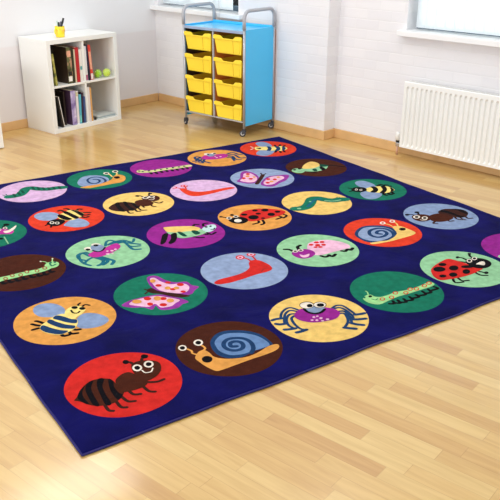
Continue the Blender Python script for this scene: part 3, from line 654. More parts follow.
  ('p','yellow',0,[-68,144,-45,143,22,112,84,72,107,25,80,-1,18,20,-42,39,-80,77,-77,109]),
  ('p','black',0,[-156,3,-119,53,-86,55,-128,-15,-169,-64,-199,-69]),
  ('p','black',0,[-153,-75,-113,-31,-81,28,-45,34,-72,-27,-112,-79,-148,-96]),
  ('p','darkgreen',0,[-33,40,-14,27,-16,-44,-39,-29]),
  ('p','darkgreen',0,[42,11,68,4,69,-47,34,-51]),
  ('p','paleblue',0,[110,3,166,35,205,27,196,-15,148,-55,107,-52]),
  ('p','black',0,[154,12,149,7,143,6,138,9,137,15,138,22,143,27,150,28,155,25,156,19]),
  ('p','black',0,[180,9,175,4,170,2,166,5,165,10,167,17,172,22,177,24,181,21,182,16]),
  ('s','black',5.0,[149,-33,161,-40,179,-25]),
 ]),
 (1.7396,1.528,'orange',[
  ('s','black',7.5,[-146,57,-157,93,-176,116]),
  ('p','black',0,[-161,107,-167,102,-175,102,-182,106,-182,112,-178,118,-174,124,-169,126,-162,122,-159,114]),
  ('s','black',7.5,[-99,62,-93,96,-101,108]),
  ('p','black',0,[-88,96,-95,90,-103,88,-110,93,-112,101,-110,110,-103,117,-94,118,-87,113,-85,105]),
  ('s','black',9.0,[-17,-50,-32,-90,-77,-96]),
  ('s','black',9.0,[13,-55,-12,-117,-43,-129]),
  ('s','black',9.0,[125,-55,133,-93,87,-104]),
  ('s','black',9.0,[161,-40,175,-87,133,-111]),
  ('p','red',0,[-64,73,-8,115,56,120,131,91,187,34,213,-21,167,-60,87,-67,8,-66,-60,-51,-73,-13,-73,31]),
  ('p','black',0,[79,82,69,75,58,74,49,80,45,90,49,102,58,109,70,110,79,104,82,93]),
  ('p','black',0,[138,51,126,41,111,39,99,47,94,61,99,76,112,86,127,88,139,80,144,66]),
  ('p','black',0,[182,-13,173,-20,161,-21,152,-15,149,-4,152,7,162,14,173,15,183,9,186,-2]),
  ('p','black',0,[-16,57,-25,50,-38,49,-48,56,-52,67,-49,78,-40,85,-28,86,-18,79,-13,68]),
  ('p','black',0,[62,24,54,18,44,18,35,24,31,33,34,43,42,48,52,49,61,43,64,34]),
  ('p','black',0,[15,-20,-2,-34,-23,-37,-39,-26,-45,-6,-38,15,-20,30,1,32,17,21,23,2]),
  ('p','black',0,[126,-33,113,-44,97,-46,86,-38,82,-24,88,-8,101,4,117,6,129,-2,132,-17]),
  ('p','black',0,[39,-54,33,-58,25,-58,18,-54,15,-47,17,-40,24,-35,32,-35,38,-39,41,-47]),
  ('p','black',0,[-161,44,-116,59,-73,46,-57,2,-73,-34,-120,-54,-160,-28,-170,11]),
  ('p','cream',0,[-103,-11,-115,-22,-130,-24,-142,-17,-146,-2,-141,13,-129,25,-114,27,-102,19,-98,4]),
  ('p','cream',0,[-130,57,-139,48,-150,46,-158,51,-161,62,-157,75,-147,84,-136,86,-128,80,-125,69]),
  ('p','black',0,[-135,60,-141,55,-147,54,-152,57,-154,64,-151,71,-146,77,-139,78,-134,74,-133,68]),
  ('p','cream',0,[-80,57,-89,50,-99,49,-107,54,-111,65,-107,75,-99,83,-88,84,-80,79,-77,68]),
  ('p','black',0,[-85,61,-91,57,-97,56,-102,59,-104,65,-102,72,-97,76,-90,77,-85,74,-83,68]),
 ]),
 (2.2188,1.528,'yellow',[
  ('s','green',66.0,[-186,-20,-156,-32,-105,-28,-48,11,13,65,55,61,75,16,110,-27,158,-38,190,-51]),
  ('p','green',0,[-136,-45,-153,-57,-174,-58,-191,-48,-196,-29,-189,-10,-172,3,-151,4,-135,-7,-129,-26]),
  ('p','green',0,[-14,27,-29,14,-43,10,-52,15,-52,29,-43,46,-29,60,-14,64,-5,58,-5,44]),
  ('s','teal',18.0,[-99,-32,-32,15,33,51,63,36]),
  ('s','mint',10.0,[67,-2,102,-37,158,-46]),
  ('p','mint',0,[-153,-37,-160,-42,-168,-42,-175,-37,-178,-30,-176,-22,-170,-18,-161,-18,-154,-23,-151,-30]),
  ('s','green',6.0,[148,-8,177,5,186,-8,173,-40]),
  ('p','mint',0,[-20,31,-25,28,-31,27,-35,30,-35,34,-33,40,-28,44,-23,44,-19,42,-18,37]),
 ]),
 (2.6981,1.528,'green',[
  ('p','blue',0,[0,178,54,190,82,144,80,70,42,14,-14,31,-35,75,-30,126]),
  ('p','blue',0,[-125,-16,-61,-6,2,-55,-20,-113,-86,-149,-147,-145,-164,-91]),
  ('s','black',12.0,[64,19,97,43,121,43]),
  ('s','black',12.0,[98,4,129,22,147,11]),
  ('s','black',12.0,[119,-18,149,-18]),
  ('s','black',12.0,[14,-92,-11,-127,-7,-144]),
  ('s','black',12.0,[44,-97,20,-139,33,-148]),
  ('s','black',12.0,[71,-100,54,-143]),
  ('s','black',7.0,[-101,80,-120,108]),
  ('s','black',7.0,[-128,53,-163,46]),
  ('p','paleyellow',0,[-16,40,66,28,126,-11,115,-91,33,-108,-25,-70,-61,-14]),
  ('p','black',0,[23,49,51,30,27,-26,-28,-61,-54,-36,1,-5]),
  ('p','black',0,[90,20,114,1,77,-58,14,-99,-10,-80,52,-42]),
  ('p','black',0,[125,-33,122,-73,99,-99,59,-107,94,-77]),
  ('p','black',0,[-125,74,-77,95,-30,72,-28,33,-52,3,-98,-4,-136,28]),
  ('p','cream',0,[-88,49,-97,42,-106,40,-111,43,-111,51,-105,60,-96,68,-87,70,-82,67,-82,59]),
  ('p','black',0,[-92,52,-97,47,-102,46,-105,48,-105,52,-102,58,-96,63,-91,64,-88,62,-88,57]),
  ('p','cream',0,[-69,26,-78,18,-87,16,-92,19,-92,27,-86,37,-77,44,-68,46,-63,43,-63,35]),
  ('p','black',0,[-73,28,-78,23,-83,22,-86,24,-86,29,-83,34,-77,39,-72,40,-69,38,-69,33]),
 ]),
 (0.3019,2.1339,'green',[
  ('p','black',0,[160,77,153,68,144,67,134,73,128,85,129,97,135,106,145,107,154,101,160,89]),
  ('s','black',7.0,[110,51,125,72,139,86]),
  ('p','black',0,[106,115,100,107,90,105,80,111,74,123,75,136,81,145,91,146,100,140,106,128]),
  ('p','black',0,[62,-118,57,-125,51,-127,44,-123,40,-114,41,-104,46,-97,52,-96,59,-100,62,-108]),
  ('p','pink',0,[-61,30,14,54,60,24,68,-40,24,-97,-35,-86,-66,-38]),
  ('p','magenta',0,[54,20,90,34,113,31,131,0,149,-17,145,-47,122,-70,90,-55,56,-33]),
  ('p','cream',0,[97,-8,124,-6,154,15,186,44,182,25,155,-16,122,-42,98,-40]),
  ('p','cream',0,[132,29,127,20,119,17,113,22,109,32,110,43,116,52,123,55,130,51,133,41]),
  ('p','black',0,[128,32,125,26,120,25,116,27,114,33,115,40,118,46,122,48,126,45,128,39]),
  ('p','cream',0,[95,23,90,14,83,11,76,16,73,25,74,37,79,46,86,49,93,45,96,35]),
  ('p','black',0,[91,26,88,20,84,19,80,21,78,27,78,34,81,40,86,41,90,39,92,33]),
  ('s','mint',6.0,[74,-95,68,-155,63,-205]),
 ]),
 (0.7812,2.1339,'redorange',[
  ('p','lightblue',0,[-154,131,-115,172,-61,164,-21,118,-18,60,-50,26,-95,9,-146,53]),
  ('p','lightblue',0,[-57,-104,-8,-56,45,-36,80,-88,80,-160,42,-194,-12,-176,-46,-136]),
  ('s','darkbrown',10.0,[30,100,20,149,2,142]),
  ('s','darkbrown',10.0,[67,106,65,154,47,159]),
  ('s','darkbrown',10.0,[90,76,121,110,135,93]),
  ('s','darkbrown',10.0,[103,37,131,27,156,10]),
  ('s','darkbrown',10.0,[93,-2,119,-18,140,-17]),
  ('s','darkbrown',10.0,[82,-16,95,-54,120,-49]),
  ('s','black',7.0,[-122,-34,-148,-52]),
  ('s','black',7.0,[-117,-65,-132,-97]),
  ('p','paleyellow',0,[-32,65,16,94,54,119,91,107,113,46,111,-6,67,-36,27,-53,-12,-42,-39,-3]),
  ('p','black',0,[-32,65,-4,77,11,16,22,-36,-11,-39,-31,7]),
  ('p','black',0,[17,97,43,111,59,28,68,-29,39,-44,27,34]),
  ('p','black',0,[73,110,93,101,112,43,111,-6,88,-20,81,59]),
  ('p','black',0,[-133,-27,-95,9,-48,10,-24,-27,-37,-65,-85,-97,-118,-82]),
  ('p','cream',0,[-89,-38,-96,-48,-104,-51,-112,-47,-115,-36,-113,-23,-106,-12,-98,-9,-90,-14,-87,-25]),
  ('p','black',0,[-94,-35,-98,-41,-103,-43,-107,-40,-109,-34,-108,-26,-104,-20,-99,-17,-95,-20,-93,-27]),
  ('p','cream',0,[-66,-60,-73,-70,-81,-74,-88,-69,-91,-58,-89,-45,-82,-35,-74,-32,-67,-36,-64,-47]),
  ('p','black',0,[-71,-57,-74,-63,-80,-65,-84,-63,-86,-56,-84,-48,-80,-42,-75,-40,-71,-43,-69,-49]),
 ]),
 (1.2604,2.1339,'yellow',[
  ('s','black',7.5,[82,88,73,127,57,133]),
  ('p','black',0,[69,125,63,117,54,116,47,120,43,130,45,140,52,148,61,150,68,145,72,135]),
  ('s','black',7.5,[124,89,136,126,152,136]),
  ('p','black',0,[163,129,156,121,148,119,141,124,138,133,141,144,147,151,153,150,158,144,164,138]),
  ('s','darkbrown',7.5,[-118,-79,-126,-131,-107,-141]),
  ('s','darkbrown',7.5,[-66,-76,-74,-130,-55,-135]),
  ('s','darkbrown',7.5,[-39,-64,-42,-122,-15,-139]),
  ('s','darkbrown',7.5,[0,-37,-4,-87]),
  ('s','darkbrown',7.5,[56,-51,49,-96,64,-110]),
  ('s','darkbrown',7.5,[92,-29,111,-68,141,-57]),
  ('p','darkbrown',0,[-198,17,-154,63,-98,84,-50,60,-19,13,-11,-45,-46,-82,-100,-94,-151,-79,-189,-40]),
  ('p','black',0,[-127,76,-98,84,-119,14,-131,-85,-158,-71,-147,14]),
  ('p','black',0,[-72,75,-52,61,-70,-7,-70,-92,-99,-95,-92,-4]),
  ('p','black',0,[-34,38,-22,15,-31,-32,-26,-66,-49,-84,-48,-21]),
  ('p','brown',0,[-11,35,37,54,63,22,85,-35,51,-78,5,-71,-17,-30]),
  ('p','brown',0,[62,81,125,96,164,63,159,14,125,-19,77,-11,54,27]),
  ('p','cream',0,[102,59,92,49,80,47,69,54,64,68,67,82,76,93,89,94,100,87,105,74]),
  ('p','black',0,[95,64,89,58,81,57,75,61,72,69,74,78,79,84,87,85,94,81,96,73]),
  ('p','cream',0,[143,53,133,43,120,41,109,48,105,61,107,76,117,86,130,88,141,81,146,67]),
  ('p','black',0,[136,57,130,51,122,50,116,54,113,62,114,71,120,77,128,78,134,74,137,66]),
  ('s','cream',5.0,[87,26,104,11,127,27]),
 ]),
 (1.7396,2.1339,'lilac',[
  ('s','redorange',10.0,[-104,89,-120,129,-137,153]),
  ('s','redorange',10.0,[-84,84,-68,134]),
  ('p','redorange',0,[198,-52,193,-80,115,-80,16,-90,-74,-89,-124,-64,-140,-13,-134,66,-119,107,-90,105,-84,50,-60,1,0,-30,90,-34,162,-38]),
  ('p','red',0,[-123,139,-132,130,-144,129,-154,135,-156,146,-149,154,-139,162,-132,169,-124,165,-119,153]),
  ('p','pink',0,[-130,144,-135,140,-141,139,-146,143,-149,149,-147,155,-142,160,-136,161,-131,157,-129,151]),
  ('p','red',0,[-45,132,-57,122,-72,121,-85,129,-91,144,-88,160,-76,171,-61,172,-48,163,-42,148]),
  ('p','pink',0,[-68,147,-73,143,-77,141,-81,143,-82,149,-80,155,-76,160,-71,162,-67,159,-66,154]),
  ('p','pink',0,[-49,139,-53,134,-58,133,-62,135,-63,141,-61,147,-56,152,-52,153,-48,151,-47,146]),
 ]),
 (2.2188,2.1339,'lightblue',[
  ('p','violet',0,[-190,40,-133,84,-69,176,-13,209,11,167,11,90,-27,3,-98,-60,-148,-51,-180,-6]),
  ('p','pink',0,[-161,42,-118,74,-52,157,-9,146,-17,58,-49,-4,-104,-40,-147,-12]),
  ('p','violet',0,[-89,-105,-10,-29,58,9,117,0,181,-20,191,-57,111,-128,44,-153,-34,-191,-81,-169]),
  ('p','pink',0,[-62,-99,5,-38,72,-8,137,-26,131,-80,59,-114,-18,-151,-60,-139]),
  ('p','red',0,[-100,62,-109,54,-119,51,-126,56,-127,66,-123,77,-114,86,-104,89,-97,84,-95,74]),
  ('p','red',0,[-65,24,-75,15,-85,13,-92,18,-94,28,-90,40,-81,48,-71,50,-63,45,-61,35]),
  ('p','red',0,[-21,128,-30,119,-40,116,-48,121,-50,132,-46,144,-36,153,-26,155,-18,150,-16,140]),
  ('p','red',0,[32,-48,23,-57,13,-59,5,-54,3,-44,8,-32,17,-24,28,-22,35,-27,37,-37]),
  ('p','red',0,[67,-79,58,-87,47,-89,40,-84,38,-74,42,-63,52,-55,62,-53,70,-58,72,-68]),
  ('p','red',0,[-17,-113,-26,-121,-36,-122,-44,-118,-46,-108,-41,-97,-32,-89,-22,-87,-14,-92,-13,-101]),
  ('p','orange',0,[-52,85,-61,76,-72,74,-79,79,-81,89,-77,101,-67,110,-57,112,-49,107,-47,97]),
  ('p','orange',0,[20,-105,11,-113,1,-115,-7,-110,-9,-100,-4,-89,5,-81,15,-79,23,-84,25,-94]),
  ('p','orange',0,[-27,44,-35,37,-43,34,-48,38,-49,46,-45,56,-38,63,-30,65,-24,62,-23,54]),
  ('p','orange',0,[116,-49,108,-56,99,-58,92,-54,91,-45,95,-36,103,-29,112,-27,118,-31,120,-40]),
  ('s','darkbrown',26.0,[-107,-85,-26,-10,40,54]),
  ('s','darkbrown',7.0,[41,62,52,97]),
  ('s','darkbrown',7.0,[47,58,78,72]),
 ]),
 (2.6981,2.1339,'brown',[
  ('s','black',10.0,[54,-11,115,-14,183,-104]),
  ('s','black',10.0,[-108,-30,-103,-85,-76,-94]),
  ('s','black',8.0,[-160,48,-186,65]),
  ('p','mint',0,[-106,26,-35,11,59,22,104,-7,29,-75,-54,-83,-103,-59,-131,-24]),
  ('p','darkgreen',0,[62,48,97,16,101,-23,58,-23,35,1]),
  ('p','yellow',0,[-76,65,-10,113,57,135,79,83,49,20,-12,-4,-72,-1,-102,28]),
  ('p','black',0,[18,-15,44,-14,29,-75,-11,-85]),
  ('p','darkgreen',0,[-58,-27,-26,-22,-44,-71,-72,-71]),
  ('p','mint',0,[-194,39,-152,56,-113,35,-120,-22,-169,-55,-202,-38,-211,2]),
  ('p','black',0,[-162,27,-171,20,-179,18,-185,21,-185,29,-181,39,-172,47,-164,49,-158,46,-158,37]),
  ('p','black',0,[-116,28,-125,21,-134,19,-140,23,-141,32,-137,41,-128,49,-119,51,-113,47,-112,38]),
 ]),
 (0.3019,2.7397,'purple',[
  ('p','mint',0,[-38,66,17,99,90,58,129,-8,77,-59,-5,-22]),
  ('p','black',0,[-2,60,-6,53,-11,50,-16,53,-19,61,-18,71,-15,78,-9,81,-4,78,-2,70]),
  ('s','black',9.0,[7,-13,3,-61]),
  ('s','black',9.0,[54,-44,50,-91]),
 ]),
 (0.7812,2.7397,'lilac',[
  ('s','green',60.0,[-166,-34,-128,-37,-90,-27,-51,21,-19,67,16,63,51,17,100,-19,160,-27,197,-40]),
  ('p','green',0,[-157,-47,-165,-58,-177,-60,-189,-53,-196,-38,-196,-22,-188,-10,-175,-8,-163,-16,-156,-31]),
  ('s','darkgreen',14.0,[-126,1,-130,-50]),
  ('s','darkgreen',14.0,[-89,20,-94,-31]),
  ('s','darkgreen',14.0,[-57,43,-62,-9]),
  ('s','darkgreen',14.0,[27,79,21,26]),
  ('s','darkgreen',14.0,[54,53,48,1]),
  ('s','darkgreen',14.0,[81,28,75,-24]),
  ('s','darkgreen',14.0,[110,9,104,-43]),
  ('s','darkgreen',14.0,[144,2,137,-50]),
  ('s','darkgreen',14.0,[179,-5,171,-57]),
  ('s','green',7.0,[-179,-11,-189,20]),
  ('s','green',7.0,[-169,-11,-168,24]),
 ]),
 (1.2604,2.7397,'green',[
  ('p','blue',0,[-166,-4,-102,91,-34,113,32,70,57,-4,33,-75,-44,-138,-117,-140,-169,-85]),
  ('s','navyteal',14.0,[-44,-118,10,-77,24,0,-5,54,-54,51,-86,11,-92,-53,-62,-80,-24,-54,-16,-8,-42,9]),
  ('s','yellow',10.0,[92,0,99,49,89,82]),
  ('s','yellow',10.0,[130,11,153,50,160,91]),
  ('p','orange',0,[-186,-106,-134,-100,-44,-105,55,-63,105,0,150,20,171,-29,151,-96,102,-149,31,-149,-65,-153,-144,-150]),
  ('p','black',0,[131,-48,121,-61,107,-65,96,-58,92,-43,96,-25,106,-11,120,-7,131,-14,135,-30]),
  ('p','cream',0,[108,79,98,67,85,64,74,71,69,86,72,102,82,115,95,118,106,110,111,95]),
  ('p','black',0,[101,83,95,76,87,74,81,79,78,88,79,98,85,105,93,107,100,102,103,93]),
  ('p','cream',0,[180,87,170,74,157,71,146,79,141,94,144,110,154,123,167,126,178,118,183,104]),
  ('p','black',0,[173,92,167,84,159,82,152,87,149,96,151,106,157,113,165,115,172,111,175,102]),
 ]),
 (1.7396,2.7397,'purple',[
  ('s','black',12.0,[-119,-54,-123,-94]),
  ('s','black',12.0,[-84,-68,-88,-108]),
  ('s','black',12.0,[-41,-65,-45,-106]),
  ('s','black',12.0,[1,-67,-4,-107]),
  ('s','black',12.0,[42,-71,37,-112]),
  ('s','black',12.0,[81,-79,75,-119]),
  ('s','black',12.0,[123,-80,118,-121]),
  ('s','black',12.0,[160,-82,154,-122]),
  ('s','palelime',42.0,[-171,-3,-135,-26,-81,-39,1,-44,80,-57,165,-62,198,-66]),
  ('p','palelime',0,[-138,-15,-152,-31,-171,-35,-186,-25,-193,-5,-188,17,-174,34,-155,37,-140,27,-133,7]),
  ('p','palelime',0,[205,-63,200,-75,195,-81,191,-78,191,-68,196,-55,205,-45,210,-39,210,-41,208,-50]),
  ('p','darkgreen',0,[-161,8,-166,2,-172,1,-177,4,-179,11,-177,19,-172,25,-166,26,-161,23,-159,16]),
  ('p','darkgreen',0,[-146,-18,-151,-24,-157,-26,-162,-22,-164,-16,-163,-8,-158,-2,-152,-1,-147,-4,-145,-11]),
  ('p','darkgreen',0,[-100,-27,-105,-32,-112,-34,-117,-31,-118,-24,-117,-16,-112,-10,-106,-9,-100,-12,-99,-19]),
  ('p','darkgreen',0,[-56,-34,-61,-40,-67,-41,-72,-38,-74,-31,-72,-23,-67,-18,-61,-16,-56,-19,-54,-26]),
  ('p','darkgreen',0,[-11,-41,-16,-47,-22,-48,-27,-45,-29,-38,-27,-31,-22,-25,-16,-23,-11,-27,-9,-33]),
  ('p','darkgreen',0,[34,-49,29,-54,23,-56,18,-52,16,-46,18,-38,23,-32,29,-31,34,-34,36,-41]),
  ('p','darkgreen',0,[81,-53,76,-58,70,-60,65,-57,63,-50,65,-42,70,-36,77,-35,82,-38,83,-45]),
  ('p','darkgreen',0,[127,-60,122,-66,115,-67,110,-64,108,-57,111,-49,116,-44,122,-42,127,-45,129,-52]),
  ('p','darkgreen',0,[169,-65,163,-70,157,-72,152,-68,150,-62,152,-54,157,-48,164,-46,169,-50,171,-57]),
 ]),
 (2.2188,2.7397,'orange',[
  ('s','navyteal',11.0,[-96,58,-116,110,-144,89,-167,18,-198,19]),
  ('s','navyteal',11.0,[-103,43,-129,70,-158,-7,-194,-12]),
  ('s','navyteal',11.0,[-111,29,-140,14,-155,-56,-178,-41]),
  ('s','navyteal',11.0,[-101,13,-130,-25,-115,-91]),
  ('s','navyteal',11.0,[112,41,178,59,190,-9,213,-23]),
  ('s','navyteal',11.0,[106,15,156,3,145,-98,182,-113]),
  ('s','navyteal',11.0,[97,-8,121,-34,97,-106,123,-142]),
  ('s','navyteal',11.0,[75,-34,97,-57,69,-136]),
  ('p','magenta',0,[-95,72,-37,108,30,85,101,68,108,14,55,-31,-28,-30,-89,0,-107,36]),
  ('p','cream',0,[8,114,-5,102,-21,99,-33,107,-38,123,-33,140,-20,153,-4,155,8,147,13,131]),
  ('p','cream',0,[54,99,43,89,28,87,16,95,11,109,15,124,27,134,42,136,54,128,59,114]),
  ('p','greyblue',0,[20,71,4,55,-15,51,-29,61,-34,80,-27,101,-11,118,8,122,22,112,27,93]),
  ('p','black',0,[2,113,-5,106,-12,103,-18,107,-19,115,-16,124,-9,132,-1,134,4,131,5,122]),
  ('p','black',0,[53,100,45,93,37,91,31,95,30,103,33,113,40,120,48,122,54,118,56,110]),
  ('p','pink',0,[8,0,3,-5,-3,-6,-8,-3,-9,3,-7,10,-2,15,4,16,9,13,11,7]),
  ('p','pink',0,[45,5,40,0,34,-1,29,2,28,8,30,15,35,21,41,22,46,19,48,12]),
  ('p','pink',0,[14,35,9,30,4,28,0,30,0,36,2,43,7,48,13,50,16,48,17,42]),
 ]),
 (2.6981,2.7397,'redorange',[
  ('p','blue',0,[11,194,75,200,94,130,68,45,20,26,-17,70,-18,131]),
  ('p','blue',0,[-172,-81,-95,-8,-22,-16,22,-34,-7,-93,-90,-153,-155,-148]),
  ('s','black',11.0,[84,14,102,53]),
  ('s','black',11.0,[114,5,148,44]),
  ('s','black',11.0,[129,-25,164,3]),
  ('s','black',11.0,[19,-81,-16,-117]),
  ('s','black',11.0,[37,-103,16,-147]),
  ('s','black',11.0,[70,-105,51,-151]),
  ('s','cream',8.0,[-85,89,-86,124]),
  ('s','cream',8.0,[-101,65,-137,49]),
  ('p','paleyellow',0,[-73,86,-31,89,11,61,73,22,132,-2,132,-77,51,-112,-2,-73,-64,-18,-106,19]),
  ('p','navyteal',0,[19,51,44,40,22,-15,-25,-58,-43,-37,-2,1]),
  ('p','navyteal',0,[77,19,108,9,80,-53,30,-98,6,-78,54,-36]),
  ('p','navyteal',0,[130,-10,134,-43,110,-82,75,-108,59,-107]),
  ('p','black',0,[-46,34,-55,25,-65,23,-72,27,-73,37,-68,48,-59,57,-49,60,-42,55,-41,45]),
  ('p','brown',0,[-66,52,-71,46,-76,44,-79,46,-79,51,-75,58,-70,63,-65,66,-62,64,-63,58]),
 ]),
]

# ------------------------------------------------------------------ rug
PAL = dict(navy=(13,12,76), red=(195,38,33), redorange=(207,57,34), darkred=(147,40,36), brown=(66,28,16), darkbrown=(55,27,22), black=(12,9,14), cream=(220,208,192),
 orange=(208,144,70), yellow=(222,184,104), paleyellow=(228,204,119), palelime=(198,196,138), lime=(148,200,132), mint=(138,186,142), green=(20,106,82), darkgreen=(14,68,53),
 teal=(25,95,112), navyteal=(27,57,95), skyblue=(96,126,168), blue=(126,144,176), lightblue=(134,150,180), paleblue=(180,207,204), greyblue=(124,140,166),
 purple=(139,34,128), magenta=(174,44,136), violet=(138,50,140), pink=(220,172,194), lilac=(200,164,198))
NAMES = list(PAL)
def carpet(name, rgb):
    """cut pile: soft sheen, fine tufts and broad patches where the pile lies differently"""
    m = mat('carpet '+name, rgb, 1., noise=((6,.34) if name == 'navy' else (30,.16)), sheen=.02, spec=.03)
    nt = m.node_tree; N = nt.nodes; L = nt.links; b = N['Principled BSDF']
    b.inputs['Sheen Roughness'].default_value = .5
    tc = N['Texture Coordinate']
    n = N.new('ShaderNodeTexNoise'); n.inputs['Scale'].default_value = 260; n.inputs['Detail'].default_value = 2; L.new(tc.outputs['Object'], n.inputs['Vector'])
    bp = N.new('ShaderNodeBump'); bp.inputs['Strength'].default_value = .5; bp.inputs['Distance'].default_value = .003; L.new(n.outputs['Fac'], bp.inputs['Height'])
    n2 = N.new('ShaderNodeTexNoise'); n2.inputs['Scale'].default_value = 5; n2.inputs['Detail'].default_value = 3; n2.inputs['Distortion'].default_value = .8; L.new(tc.outputs['Object'], n2.inputs['Vector'])
    b2 = N.new('ShaderNodeBump'); b2.inputs['Strength'].default_value = .6; b2.inputs['Distance'].default_value = .02; L.new(n2.outputs['Fac'], b2.inputs['Height']); L.new(bp.outputs['Normal'], b2.inputs['Normal'])
    L.new(b2.outputs['Normal'], b.inputs['Normal'])
    return m
RMATS = [carpet(n, PAL[n]) for n in NAMES]
def smooth_closed(P, k=4):
    out = []; n = len(P)
    for i in range(n):
        p0, p1, p2, p3 = P[i-1], P[i], P[(i+1)%n], P[(i+2)%n]
        for s in range(k):
            t = s/k
            out.append(tuple(.5*(2*p1[d]+(p2[d]-p0[d])*t+(2*p0[d]-5*p1[d]+4*p2[d]-p3[d])*t*t+(3*p1[d]-p0[d]-3*p2[d]+p3[d])*t**3) for d in (0,1)))
    return out
def smooth_open(P, k=4):
    Q = [P[0]]+list(P)+[P[-1]]; out = []
    for i in range(1, len(Q)-2):
        p0, p1, p2, p3 = Q[i-1:i+3]
        for s in range(k):
            t = s/k
            out.append(tuple(.5*(2*p1[d]+(p2[d]-p0[d])*t+(2*p0[d]-5*p1[d]+4*p2[d]-p3[d])*t*t+(3*p1[d]-p0[d]-3*p2[d]+p3[d])*t**3) for d in (0,1)))
    out.append(tuple(P[-1])); return out
def area(P): return sum(P[i-1][0]*P[i][1]-P[i][0]*P[i-1][1] for i in range(len(P)))/2

RH = .011; RS = 3.0
rug_angle = math.radians(-11)
bm = bmesh.new()
E1 = .016
# the slab: gently wavy hem, top surface up to the border stitching
def hem(n=60):
    pts = []
    rnd = random.Random(4)
    ph = [rnd.uniform(0, 6.28) for _ in range(8)]
    cs = [(0,0),(RS-.02,-.01),(RS,RS+.01),(0,RS)]
    for e in range(4):
        a, b = cs[e], cs[(e+1)%4]; dx, dy = b[0]-a[0], b[1]-a[1]; L = math.hypot(dx,dy); nx, ny = dy/L, -dx/L
        for i in range(n):
            t = i/n; w = .004*math.sin(PI*t)*(math.sin(7*t*PI+ph[e])+.6*math.sin(17*t*PI+ph[e+4]))
            pts.append((a[0]+dx*t+nx*w, a[1]+dy*t+ny*w))
    return pts
H = hem()
ci = NAMES.index('navy')
def inset(P, d):
    out = []; n = len(P)
    for i in range(n):
        a, b, c = P[i-1], P[i], P[(i+1)%n]
        t1 = Vector((b[0]-a[0], b[1]-a[1])).normalized(); t2 = Vector((c[0]-b[0], c[1]-b[1])).normalized()
        nn = Vector((-t1.y-t2.y, t1.x+t2.x)); nn = nn/max(nn.dot(Vector((-t1.y, t1.x))), .3)
        out.append((b[0]+nn.x*d, b[1]+nn.y*d))
    return out
H1 = inset(H, .004); H2 = inset(H, .012)
A = [bm.verts.new((x,y,.0005)) for x,y in H1]; B = [bm.verts.new((x,y,RH-.003)) for x,y in H1]; C = [bm.verts.new((x,y,RH)) for x,y in H2]
n = len(H)
for i in range(n):
    j = (i+1)%n
    bm.faces.new((A[i],A[j],B[j],B[i])).material_index = ci; bm.faces.new((B[i],B[j],C[j],C[i])).material_index = ci
bm.faces.new(C).material_index = ci; bm.faces.new(A[::-1]).material_index = ci
CR = .2236; rnd2 = random.Random(11)
def flat(P, z, name):
    if area(P) < 0: P = P[::-1]
    f = bm.faces.new([bm.verts.new((x,y,z)) for x,y in P]); f.material_index = NAMES.index(name)
for cx, cy, ccol, shapes in MOTIFS:
    z = RH+.0004
    wob = [rnd2.uniform(-1,1) for _ in range(4)]
    def cr(a): return CR*(1+.006*(wob[0]*math.sin(3*a+wob[1]*3)+wob[2]*math.sin(5*a+wob[3]*3)))
    flat([(cx+cr(2*PI*k/72)*math.cos(2*PI*k/72), cy+cr(2*PI*k/72)*math.sin(2*PI*k/72)) for k in range(72)], z, ccol)
    for kind, colour, w, c in shapes:
        z += .00006
        P = [(cx+c[i]/1000, cy+c[i+1]/1000) for i in range(0, len(c), 2)]
        if kind == 'p': flat(smooth_closed(P), z, colour)
        else:
            w = w/2000*(1.8 if w <= 12 and colour in ('black','darkbrown','navyteal','teal') else 1.15); Q = smooth_open(P) if len(P) > 2 else P
            Lp, Rp = [], []
            for i, p in enumerate(Q):
                a = Vector(Q[max(i-1,0)]); b = Vector(Q[min(i+1,len(Q)-1)]); t = (b-a).normalized() if (b-a).length > 1e-9 else Vector((1,0))
                nn = Vector((-t.y,t.x))*w; Lp.append((p[0]+nn.x,p[1]+nn.y)); Rp.append((p[0]-nn.x,p[1]-nn.y))
            for i in range(len(Q)-1):
                flat([Rp[i],Rp[i+1],Lp[i+1],Lp[i]], z+i*2e-7, colour)
            for (p, q_) in ((Q[0],Q[1]),(Q[-1],Q[-2])):   # rounded ends
                flat([(p[0]+w*math.cos(k*PI/4), p[1]+w*math.sin(k*PI/4)) for k in range(8)], z+.00002, colour)
me = bpy.data.meshes.new('rug'); bm.normal_update(); bm.to_mesh(me); bm.free()
for m_ in RMATS: me.materials.append(m_)
rug = bpy.data.objects.new('rug', me); COL.objects.link(rug); rug.rotation_euler = (0,0,rug_angle); rug.location = (-.0071,-.0124,0); rug.scale = (.9931,.9931,1)
tag(rug, 'large navy blue rug with rows of coloured circles showing minibeasts', 'rug')
bm = bmesh.new(); tube(bm, [(x,y,.0056) for x,y in inset(H,.003)], 0.0046, 8, closed=True)
M_bind = mat('purple blue overlocked yarn', (32,24,92), .9, noise=(200,.2), bump=(400,.5,.002))
o = obj('edge_binding', bm, M_bind, rug, True); o['label'] = 'violet blue stitched edging of the rug'

